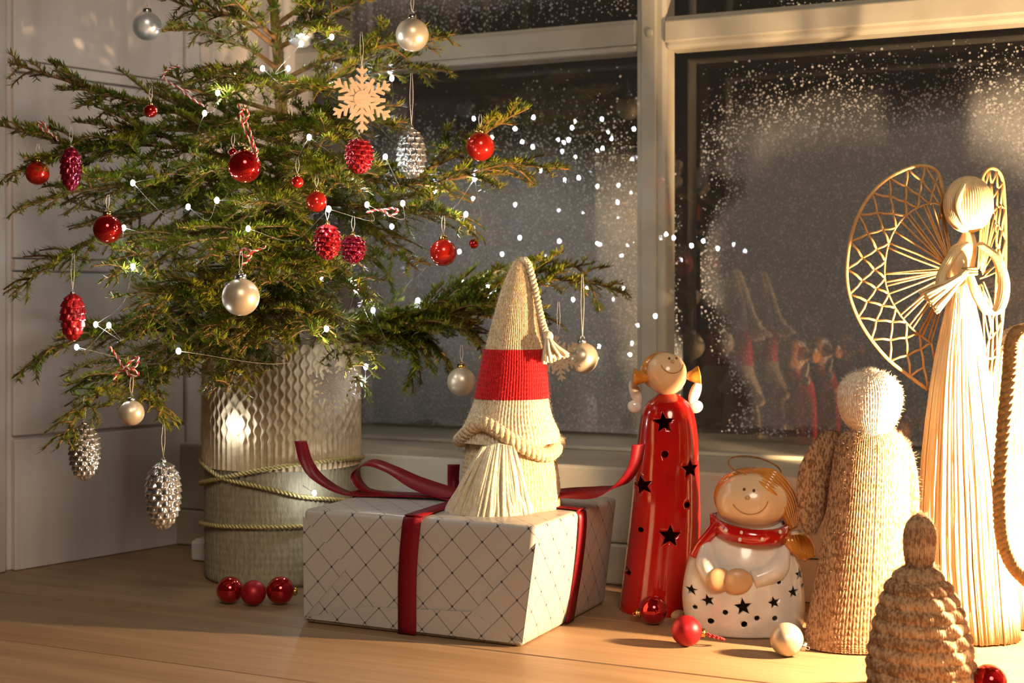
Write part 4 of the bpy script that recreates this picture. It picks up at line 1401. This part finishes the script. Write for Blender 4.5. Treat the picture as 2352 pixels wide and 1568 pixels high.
# (row on the trunk, [via points px], tip depth, options)
BR = [
    (330, [(480, 278), (300, 232), (160, 188), (22, 142)], 1.30, {}),
    (350, [(480, 305), (330, 300), (190, 330), (95, 310), (0, 288)], 1.24, dict(lmax=0.06)),
    (400, [(480, 350), (300, 332), (150, 352), (10, 408)], 1.22, dict(lmax=0.07)),
    (420, [(500, 410), (330, 420), (180, 440), (35, 482)], 1.19, {}),
    (470, [(520, 450), (360, 480), (210, 555), (100, 620), (22, 680)], 1.22, {}),
    (560, [(540, 520), (420, 540), (330, 590), (250, 640)], 1.15, {}),
    (690, [(540, 690), (400, 730), (250, 765), (120, 800), (28, 868)], 1.26, {}),
    (700, [(560, 710), (430, 770), (300, 850), (190, 940), (130, 1030)], 1.16, dict(lmax=0.075)),
    (720, [(560, 740), (400, 830), (330, 890), (380, 960)], 1.20, dict(lmax=0.055)),
    (700, [(600, 720), (560, 790), (520, 900)], 1.20, dict(lmax=0.05)),
    (620, [(560, 610), (450, 650), (370, 700), (320, 775)], 1.13, {}),
    (160, [(560, 105), (470, 72), (372, 70)], 1.30, dict(lmax=0.045)),
    (110, [(540, 40), (450, 20), (370, -10)], 1.32, dict(lmax=0.045)),
    (210, [(560, 160), (500, 165), (428, 195)], 1.27, dict(lmax=0.05)),
    (260, [(560, 235), (470, 215), (380, 165)], 1.30, dict(lmax=0.05)),
    (290, [(540, 290), (430, 250), (330, 205)], 1.40, dict(lmax=0.05)),
    (60, [(690, 20), (770, -10), (850, -30)], 1.36, dict(lmax=0.05)),
    (110, [(700, 80), (760, 30), (840, -5)], 1.30, dict(lmax=0.05)),
    (190, [(720, 150), (850, 110), (950, 95), (1045, 78)], 1.33, dict(lmax=0.06)),
    (230, [(740, 190), (850, 165), (960, 155), (1040, 165)], 1.38, dict(lmax=0.06)),
    (300, [(740, 270), (840, 270), (920, 300)], 1.26, dict(lmax=0.06)),
    (440, [(760, 400), (900, 420), (1040, 410), (1150, 380), (1305, 388)], 1.30, dict(lmax=0.075)),
    (430, [(780, 380), (930, 400), (1060, 350), (1140, 285), (1215, 248)], 1.31, dict(lmax=0.05)),
    (500, [(760, 470), (880, 480), (1000, 490), (1060, 510), (1100, 550)], 1.24, dict(lmax=0.075)),
    (480, [(740, 480), (840, 520), (900, 570), (960, 620)], 1.27, dict(lmax=0.06)),
    (740, [(760, 755), (930, 742), (1060, 715), (1200, 660), (1320, 640), (1445, 678)], 1.36, dict(lmax=0.085, r0=0.0032)),
    (735, [(780, 760), (960, 735), (1100, 690), (1220, 630), (1362, 605)], 1.40, dict(lmax=0.07)),
    (750, [(780, 765), (930, 745), (1000, 800), (1050, 870)], 1.40, dict(lmax=0.07)),
    (745, [(780, 770), (900, 755), (960, 820), (930, 892)], 1.38, dict(lmax=0.05)),
    (735, [(800, 770), (950, 745), (1080, 762), (1150, 835)], 1.42, dict(lmax=0.07)),
    (730, [(800, 750), (960, 722), (1080, 645), (1190, 615)], 1.41, dict(lmax=0.06)),
    (740, [(800, 762), (1000, 732), (1180, 705), (1290, 745)], 1.39, dict(lmax=0.07)),
    (748, [(800, 770), (880, 780), (960, 800), (1000, 860)], 1.36, dict(lmax=0.055)),
    (690, [(720, 720), (780, 780), (828, 885)], 1.26, dict(lmax=0.045)),
    (600, [(700, 610), (780, 640), (850, 690)], 1.22, dict(lmax=0.055)),
    (560, [(660, 540), (640, 580), (620, 650)], 1.12, dict(lmax=0.065)),
    (500, [(620, 470), (560, 520), (500, 600)], 1.10, dict(lmax=0.07)),
    (520, [(690, 500), (720, 560), (760, 640)], 1.14, dict(lmax=0.065)),
    (440, [(650, 430), (640, 440), (632, 470)], 1.12, dict(lmax=0.06)),
    (380, [(600, 360), (540, 370), (460, 400)], 1.14, dict(lmax=0.06)),
    (370, [(690, 350), (740, 370), (800, 430)], 1.14, dict(lmax=0.06)),
    (320, [(600, 300), (560, 300), (490, 330)], 1.18, dict(lmax=0.055)),
    (300, [(690, 280), (720, 290), (770, 330)], 1.19, dict(lmax=0.05)),
    (640, [(600, 640), (540, 700), (500, 790)], 1.14, dict(lmax=0.06)),
    (660, [(690, 660), (700, 700), (720, 770)], 1.16, dict(lmax=0.055)),
    (650, [(640, 660), (600, 720), (590, 800)], 1.17, dict(lmax=0.05)),
    (220, [(680, 200), (730, 200), (800, 215)], 1.22, dict(lmax=0.045)),
    (180, [(600, 180), (560, 190), (520, 230)], 1.24, dict(lmax=0.045)),
    (90, [(600, 60), (570, 30), (540, 0)], 1.28, dict(lmax=0.04)),
    (70, [(670, 60), (720, 60), (760, 90)], 1.28, dict(lmax=0.04)),
    (20, [(600, -30), (560, -60), (500, -90)], 1.36, dict(lmax=0.04)),
    (540, [(620, 530), (480, 500), (380, 520)], 1.45, dict(lmax=0.07)),
    (460, [(720, 440), (830, 420), (900, 410)], 1.47, dict(lmax=0.06)),
    (640, [(560, 640), (450, 650), (380, 690)], 1.42, dict(lmax=0.06)),
    (560, [(740, 550), (840, 590), (900, 640)], 1.46, dict(lmax=0.06)),
    (260, [(560, 260), (450, 290), (380, 300)], 1.44, dict(lmax=0.05)),
]
for ty, via, td, kw in BR:
    tot = sum(math.hypot(b[0] - a[0], b[1] - a[1]) for a, b in zip([(648, ty)] + via[:-1], via))
    pts, s = [trunk_at(ty)], 0.0
    prev = (648, ty)
    for q in via:
        s += math.hypot(q[0] - prev[0], q[1] - prev[1])
        prev = q
        pts.append(tl_(q[0], q[1], PD + (td - PD) * s / tot))
    branch(pts, **kw)
acc = []
needles_on(spline(trunk_l[3:], 30), acc, 5200, 0.0135)
tn = thing('leader', None, None)
tn.parent = tree
flush(acc, tn)
bpy.data.objects.remove(tn) if not tn.children else None

# ------------------------------------------------------------------ hanging ornaments
HANG = 'ornaments hanging on the spruce'
def ring_pts(c, r, n=14):
    a = np.linspace(0, 2 * math.pi, n, endpoint=False)
    return np.column_stack([c[0] + r * np.cos(a), np.full(n, c[1]), c[2] + r * np.sin(a)])
def cap_on(t, z, s, mat):
    mb = MB()
    lathe(mb, [(0.30 * s, z - 0.08 * s), (0.29 * s, z + 0.06 * s), (0.27 * s, z + 0.20 * s), (0.20 * s, z + 0.23 * s)], 24,
          lambda T, S, R, Z: 0.02 * s * np.cos(12 * T))
    c = mb.build('cap', mat, t)
    mb = MB()
    tube(mb, ring_pts((0, 0, z + 0.32 * s), 0.11 * s), 0.025 * s, 6, closed=True)
    mb.build('loop', mat, t)
def thread(t, z0, z1, dx=0.0):
    mb = MB()
    for k in (-1, 1):
        tube(mb, spline([(0, 0, z0), (k * 0.0014 + dx * 0.5, 0, (z0 + z1) / 2), (dx + k * 0.0006, 0.002, z1)], 6), 0.00022, 4)
    mb.build('thread', MT['thread'], t)
def bauble(px, py, rpx, d, mat, cap, label, up=0.02, rz=None, group=HANG, tilt=None):
    p = at(px, py, d)
    r = rpx * d / F
    t = thing('bauble', label, 'bauble', p, YAW, group)
    mb = MB()
    lathe(mb, ball_prof(r, 28), 48, cap=False)
    mb.build('ball', MT[mat], t)
    cap_on(t, r, r, MT[cap])
    if up: thread(t, r * 1.36, r * 1.36 + up, 0.0)
    if tilt: t.rotation_euler = tilt
    return t
bauble(562, 382, 38, 1.125, 'red_gloss', 'gold_cap', 'large shiny red bauble hung on red twine at the middle of the spruce', 0.0)
bauble(1103, 337, 33, 1.285, 'red_bright', 'gold_cap', 'shiny red bauble on the spruce branch reaching right before the window', 0.012)
bauble(247, 526, 33, 1.16, 'red_gloss', 'gold_cap', 'dark red bauble low on the left of the spruce beside a fairy light', 0.012)
bauble(1018, 580, 31, 1.21, 'red_bright', 'gold_cap', 'bright red bauble with gold cap at the drooping right branch tip', 0.016)
bauble(86, 398, 27, 1.23, 'red_bright', 'gold_cap', 'red bauble at the far left, beside a plum coloured ornament', 0.012)
bauble(346, 255, 15, 1.18, 'red_gloss', 'gold_cap', 'tiny red bauble in the upper left branches of the spruce', 0.012)
bauble(683, 418, 14, 1.12, 'red_bright', 'gold_cap', 'tiny red bauble just right of the spruce trunk', 0.012)
bauble(727, 463, 24, 1.16, 'red_bright', 'gold_cap', 'red bauble half hidden behind a bright fairy light below the wooden snowflake', 0.01)
bauble(1088, 560, 11, 1.25, 'red_gloss', 'gold_cap', 'tiny red bauble at the tip right of the bright red one', 0.01)
bauble(535, 350, 10, 1.14, 'red_gloss', 'gold_cap', 'tiny dark red bauble touching the large shiny red bauble', 0.01)
bauble(947, 80, 38, 1.27, 'pearl', 'silver_cap', 'pearl cream bauble at the top right of the spruce', 0.016)
bauble(553, 682, 43, 1.085, 'pearl', 'silver_cap', 'largest pearl cream bauble, low in the middle of the spruce', 0.016)
bauble(302, 948, 29, 1.14, 'pearl', 'silver_cap', 'small pearl bauble under the lowest left branch', 0.016)
bauble(1338, 822, 36, 1.32, 'pearl', 'silver_cap', 'pearl gold bauble hanging right of the gnome hat on white thread', 0.058)
bauble(1060, 876, 33, 1.33, 'pearl', 'gold_cap', 'pearl gold bauble hanging left of the gnome hat', 0.016)
bauble(338, 60, 33, 1.33, 'pearl_grey', 'silver_cap', 'silvery white bauble at the top left against the white panel', 0.020)
bauble(690, 78, 32, 1.345, 'pearl_grey', 'silver_cap', 'greyish silver bauble at the top just right of the trunk', 0.012)

def scales(cols, rows, amp):
    def fn(T, S, R, Z):
        w = S * rows
        row = np.floor(w)
        p = w - row
        u = T / (2 * math.pi) * cols + 0.5 * (row % 2)
        c = np.abs(u - np.floor(u) - 0.5) * 2
        return amp * np.clip(1 - c ** 2 - (p * 0.9) ** 1.5, 0, 1) * np.minimum(1, R / 0.006)
    return fn
def cone(px, py, wpx, hpx, d, mat, cap, label, cols=9, rows=10, up=0.02, amp=0.0026, fat=0.55):
    p = at(px, py, d)
    S_ = d / F
    t = thing('cone_ornament', label, 'ornament', p, YAW, HANG)
    hw, hh = wpx * S_, hpx * S_
    s = np.linspace(-1, 1, 90)
    rad = hw * 0.88 * np.maximum(1 - np.abs((s - (1 - 2 * fat) * -1) / np.where(s > (2 * fat - 1), 2 - 2 * fat, 2 * fat)) ** 2.3, 0.0) ** 0.62 + 1e-5
    mb = MB()
    lathe(mb, np.column_stack([rad, s * hh]), 108, scales(cols, rows, amp), cap=False)
    mb.build('body', MT[mat], t)
    cap_on(t, hh * 0.97, hw * 0.62, MT[cap])
    if up: thread(t, hh + hw * 0.25, hh + hw * 0.25 + up)
    return t
cone(375, 1138, 41, 80, 1.16, 'silver_cone', 'silver_cap', 'silver glass pine cone hanging lowest, above the sill', 9, 11, 0.026)
cone(194, 1038, 35, 66, 1.20, 'silver_cone', 'silver_cap', 'silver glass pine cone half hidden by the lowest left branch', 9, 11, 0.02)
cone(945, 352, 34, 58, 1.25, 'silver_cone', 'silver_cap', 'silver glass pine cone below the top right pearl bauble', 8, 9, 0.045, fat=0.42)
cone(825, 358, 32, 42, 1.17, 'berry', 'gold_cap', 'glittering red cone ornament right under the wooden snowflake', 9, 8, 0.008)
cone(752, 556, 30, 42, 1.11, 'berry', 'gold_cap', 'knobbly red cone ornament with gold cap, in the pair above the pot', 8, 8, 0.012)
cone(811, 572, 28, 34, 1.13, 'plum', 'gold_cap', 'plum red knobbly ornament beside the gold capped red one', 8, 7, 0.012)
cone(163, 388, 25, 52, 1.18, 'plum', 'silver_cap', 'long plum coloured cone ornament at the far left', 7, 8, 0.014, 0.0014)
cone(167, 728, 29, 56, 1.17, 'berry', 'silver_cap', 'long red cone ornament with silver cap against the left panel', 7, 7, 0.03, 0.0016)

def snowflake(px, py, R_, d, mat, label, th, up=0.02, rot=0.0, group=None, yaw=0.0):
    p = at(px, py, d)
    r = R_ * d / F
    t = thing('snowflake_ornament', label, 'ornament', p, YAW + yaw, HANG)
    mb = MB()
    def bar(a, x0, x1, w0, w1, off, ang2, k):
        # tapered bar starting at radius x0 along arm a, tilted by ang2
        ca, sa_ = math.cos(a), math.sin(a)
        b = a + ang2
        o0 = np.array([ca, sa_]) * off
        dd = np.array([math.cos(b), math.sin(b)]); nn = np.array([-dd[1], dd[0]])
        q = [o0 + dd * x0 - nn * w0, o0 + dd * x1 - nn * w1, o0 + dd * x1 + nn * w1, o0 + dd * x0 + nn * w0]
        e = th * (1 + 0.03 * k)
        prism(mb, q, -e, e)
    for i in range(6):
        a = math.pi / 2 + i * math.pi / 3 + rot
        bar(a, 0, r * 0.97, r * 0.055, r * 0.035, 0, 0, i % 3)
        bar(a, r * 0.20, r * 0.72, r * 0.08, r * 0.05, 0, math.pi / 6, 3 + i % 3)
        for off, ln in ((0.34, 0.26), (0.55, 0.24), (0.78, 0.20)):
            for sg in (-1, 1):
                bar(a, 0, r * ln, r * 0.06, r * 0.035, r * off, sg * math.radians(52), 6 + (i + (sg > 0)) % 4)
        bar(a, r * 0.84, r * 1.0, r * 0.075, r * 0.01, 0, 0, 11)
    aa = np.arange(12) * math.pi / 6
    prism(mb, np.column_stack([0.26 * r * np.cos(aa), 0.26 * r * np.sin(aa)]), -th * 1.4, th * 1.4)
    mb.build('flake', MT[mat], t, False)
    if up: thread(t, r, r + up)
    return t
snowflake(831, 228, 77, 1.155, 'plywood', 'wooden snowflake ornament hanging at the right of the trunk', 0.0011, 0.028, 0.0, yaw=0.35)
snowflake(1283, 822, 54, 1.30, 'plywood', 'wooden snowflake ornament half hidden behind the gnome tassel', 0.0011, 0.03, 0.15)
snowflake(770, 888, 66, 1.255, 'glitter', 'clear glittering snowflake ornament hanging before the pot', 0.0008, 0.04, 0.1)

def twine_bow(px, py, d, label, parts_px):
    p = at(px, py, d)
    t = thing('twine_bow', label, 'bow', p, YAW, 'red and white twine bows on the spruce')
    S_ = d / F
    for nm, pl in parts_px:
        a_, b_ = MB(), MB()
        pts = [np.array([(x - px) * S_, 0.002 * math.sin(k * 1.7), -(y - py) * S_]) for k, (x, y) in enumerate(pl)]
        q = spline(pts, 40)
        ln = np.linalg.norm(np.diff(q, axis=0), axis=1).sum()
        twist([a_, b_], q, 0.0011, max(2, ln / 0.006), 2, 5)
        o = a_.build(nm, MT['twine_red'], t)
        b_.build('white_strand', MT['twine_white'], o)
twine_bow(285, 848, 1.10, 'red and white twine bow on the lower left branches', [('bow_loop', [(285, 848), (300, 828), (318, 820), (312, 842), (285, 848)]), ('bow_loop', [(285, 848), (298, 862), (318, 858), (300, 846), (285, 848)]), ('bow_end', [(285, 848), (268, 822), (252, 796)]), ('bow_end', [(285, 848), (268, 856), (262, 872)])])
twine_bow(575, 300, 1.115, 'long red and white twine above the large shiny red bauble', [('twine_length', [(548, 238), (560, 270), (574, 300), (584, 332), (590, 350), (578, 345)]), ('twine_length', [(556, 290), (570, 262), (560, 250), (552, 268), (566, 310), (586, 350), (592, 372)])])
twine_bow(112, 305, 1.22, 'red and white twine knot at the far left branch tips', [('bow_loop', [(112, 305), (95, 296), (88, 282), (104, 286), (112, 305)]), ('bow_end', [(112, 305), (124, 312), (134, 322)])])
twine_bow(578, 578, 1.09, 'red and white twine knot just above the largest pearl bauble', [('bow_loop', [(578, 578), (562, 570), (552, 580), (566, 588), (578, 578)]), ('bow_end', [(578, 578), (594, 572), (610, 566)]), ('bow_end', [(578, 578), (570, 596), (556, 608)])])
twine_bow(880, 482, 1.20, 'red and white twine along the right branch beside a fairy light', [('bow_loop', [(880, 482), (900, 478), (914, 484), (898, 496), (880, 482)]), ('bow_end', [(880, 482), (862, 482), (842, 488)])])
twine_bow(395, 185, 1.28, 'red and white twine end over the upper left branches', [('bow_end', [(412, 152), (385, 158), (376, 178), (400, 196), (440, 212)]), ('bow_end', [(400, 196), (425, 215), (470, 245)])])

# ------------------------------------------------------------------ fairy lights
LED = [(762, 85, 1.25), (692, 100, 1.27), (662, 157, 1.27), (603, 157, 1.26), (540, 172, 1.36), (500, 213, 1.24), (470, 260, 1.22), (305, 420, 1.18), (432, 475, 1.16), (498, 460, 1.12), (710, 315, 1.17), (885, 360, 1.24),
       (925, 467, 1.20), (843, 470, 1.18), (755, 480, 1.10), (570, 525, 1.16), (284, 523, 1.19), (305, 612, 1.16), (220, 745, 1.18), (250, 747, 1.18), (176, 797, 1.20), (410, 806, 1.09), (750, 755, 1.16), (818, 665, 1.27), (857, 712, 1.28),
       (840, 842, 1.28), (830, 880, 1.28), (1070, 492, 1.24), (760, 560, 1.46), (900, 520, 1.42), (1000, 440, 1.36), (930, 330, 1.40), (840, 250, 1.44), (900, 180, 1.40), (760, 190, 1.44), (820, 420, 1.46), (740, 640, 1.45), (960, 690, 1.42), (1120, 660, 1.40), (1090, 410, 1.34),
       (530, 985, 1.303), (722, 1132, 1.296)]
fl = thing('fairy_lights', 'string of small white fairy lights wound through the spruce and down the pot', 'fairy lights', T0, YAW)
lp = [tl_(x, y, d) for x, y, d in LED]
mb = MB()
for a_, b_ in zip(lp[:-1], lp[1:]):
    m_ = (a_ + b_) / 2 + np.array([gt.normal(0, 0.008), min(0.12, 0.55 * np.linalg.norm(a_ - b_)) if np.linalg.norm(a_ - b_) > 0.05 else 0.004, -0.006 - 0.12 * np.linalg.norm(a_ - b_) + gt.normal(0, 0.006)])
    tube(mb, spline([a_, m_, b_], 14), 0.00024, 5)
mb.build('wire', MT['wire'], fl)
kb = MB()
ellipsoid(kb, (0, 0, 0), (0.0019, 0.0019, 0.0025), 8)
bm_ = kb.mesh('bulb', MT['led'])
for p in lp:
    o = obj('bulb', bm_, fl)
    o.location = p

# ------------------------------------------------------------------ baubles lying on the sill
def loose(px, py_bottom, rpx, mat, cap, label, axis, group='baubles lying on the sill', twine=False):
    p0 = on(px, py_bottom)
    d = float(np.dot(p0, FWD))
    r = rpx * d / F
    c = at(px, py_bottom - rpx, d)
    t = thing('bauble', label, 'bauble', (c[0], c[1], r + 0.0003), YAW, group)
    q = Vector((0, 0, 1)).rotation_difference(Vector(axis).normalized())
    sub = q.to_matrix().to_4x4()
    mb = MB()
    lathe(mb, ball_prof(r, 28), 48, cap=False)
    o1 = mb.build('ball', MT[mat], t)
    cap_on(t, r, r, MT[cap])
    for ch in t.children:
        ch.data.transform(sub)
    if twine:
        a_ = MB()
        twist([a_], spline([Vector(axis).normalized() * r * 1.3, Vector(axis).normalized() * r * 1.9 + Vector((0.004, -0.002, -0.002)), Vector(axis).normalized() * r * 2.4 + Vector((0, 0.004, -0.0035)), Vector(axis).normalized() * r * 1.4 + Vector((0, 0.003, -0.002))], 24), 0.0011, 6, 2, 5)
        a_.build('twine', MT['twine_red'], t)
loose(528, 1386, 31, 'red_gloss', 'gold_cap', 'shiny red bauble, leftmost of three at the foot of the pot', (-0.5, 0.8, -0.05))
loose(582, 1391, 29, 'red_matte', 'gold_cap', 'satin red bauble, middle of three at the foot of the pot', (0.1, 1, 0.0))
loose(644, 1388, 32, 'red_gloss', 'gold_cap', 'shiny red bauble at the foot of the pot, nearest the gift', (0.95, 0.35, -0.15))
loose(1500, 1434, 33, 'red_gloss', 'gold_cap', 'shiny red bauble lying at the foot of the tall red angel', (-1, 0.1, -0.25))
loose(1577, 1484, 35, 'red_matte', 'gold_cap', 'satin red bauble with gold cap and twine before the round angel', (1, -0.12, -0.12), twine=True)
loose(1807, 1507, 38, 'pearl', 'silver_cap', 'pearl cream bauble lying on the sill before the large knitted angel', (0.9, -0.3, -0.32))
loose(2272, 1606, 40, 'red_gloss', 'gold_cap', 'dark red bauble cut off by the bottom right corner', (0.7, 0.5, 0.1))
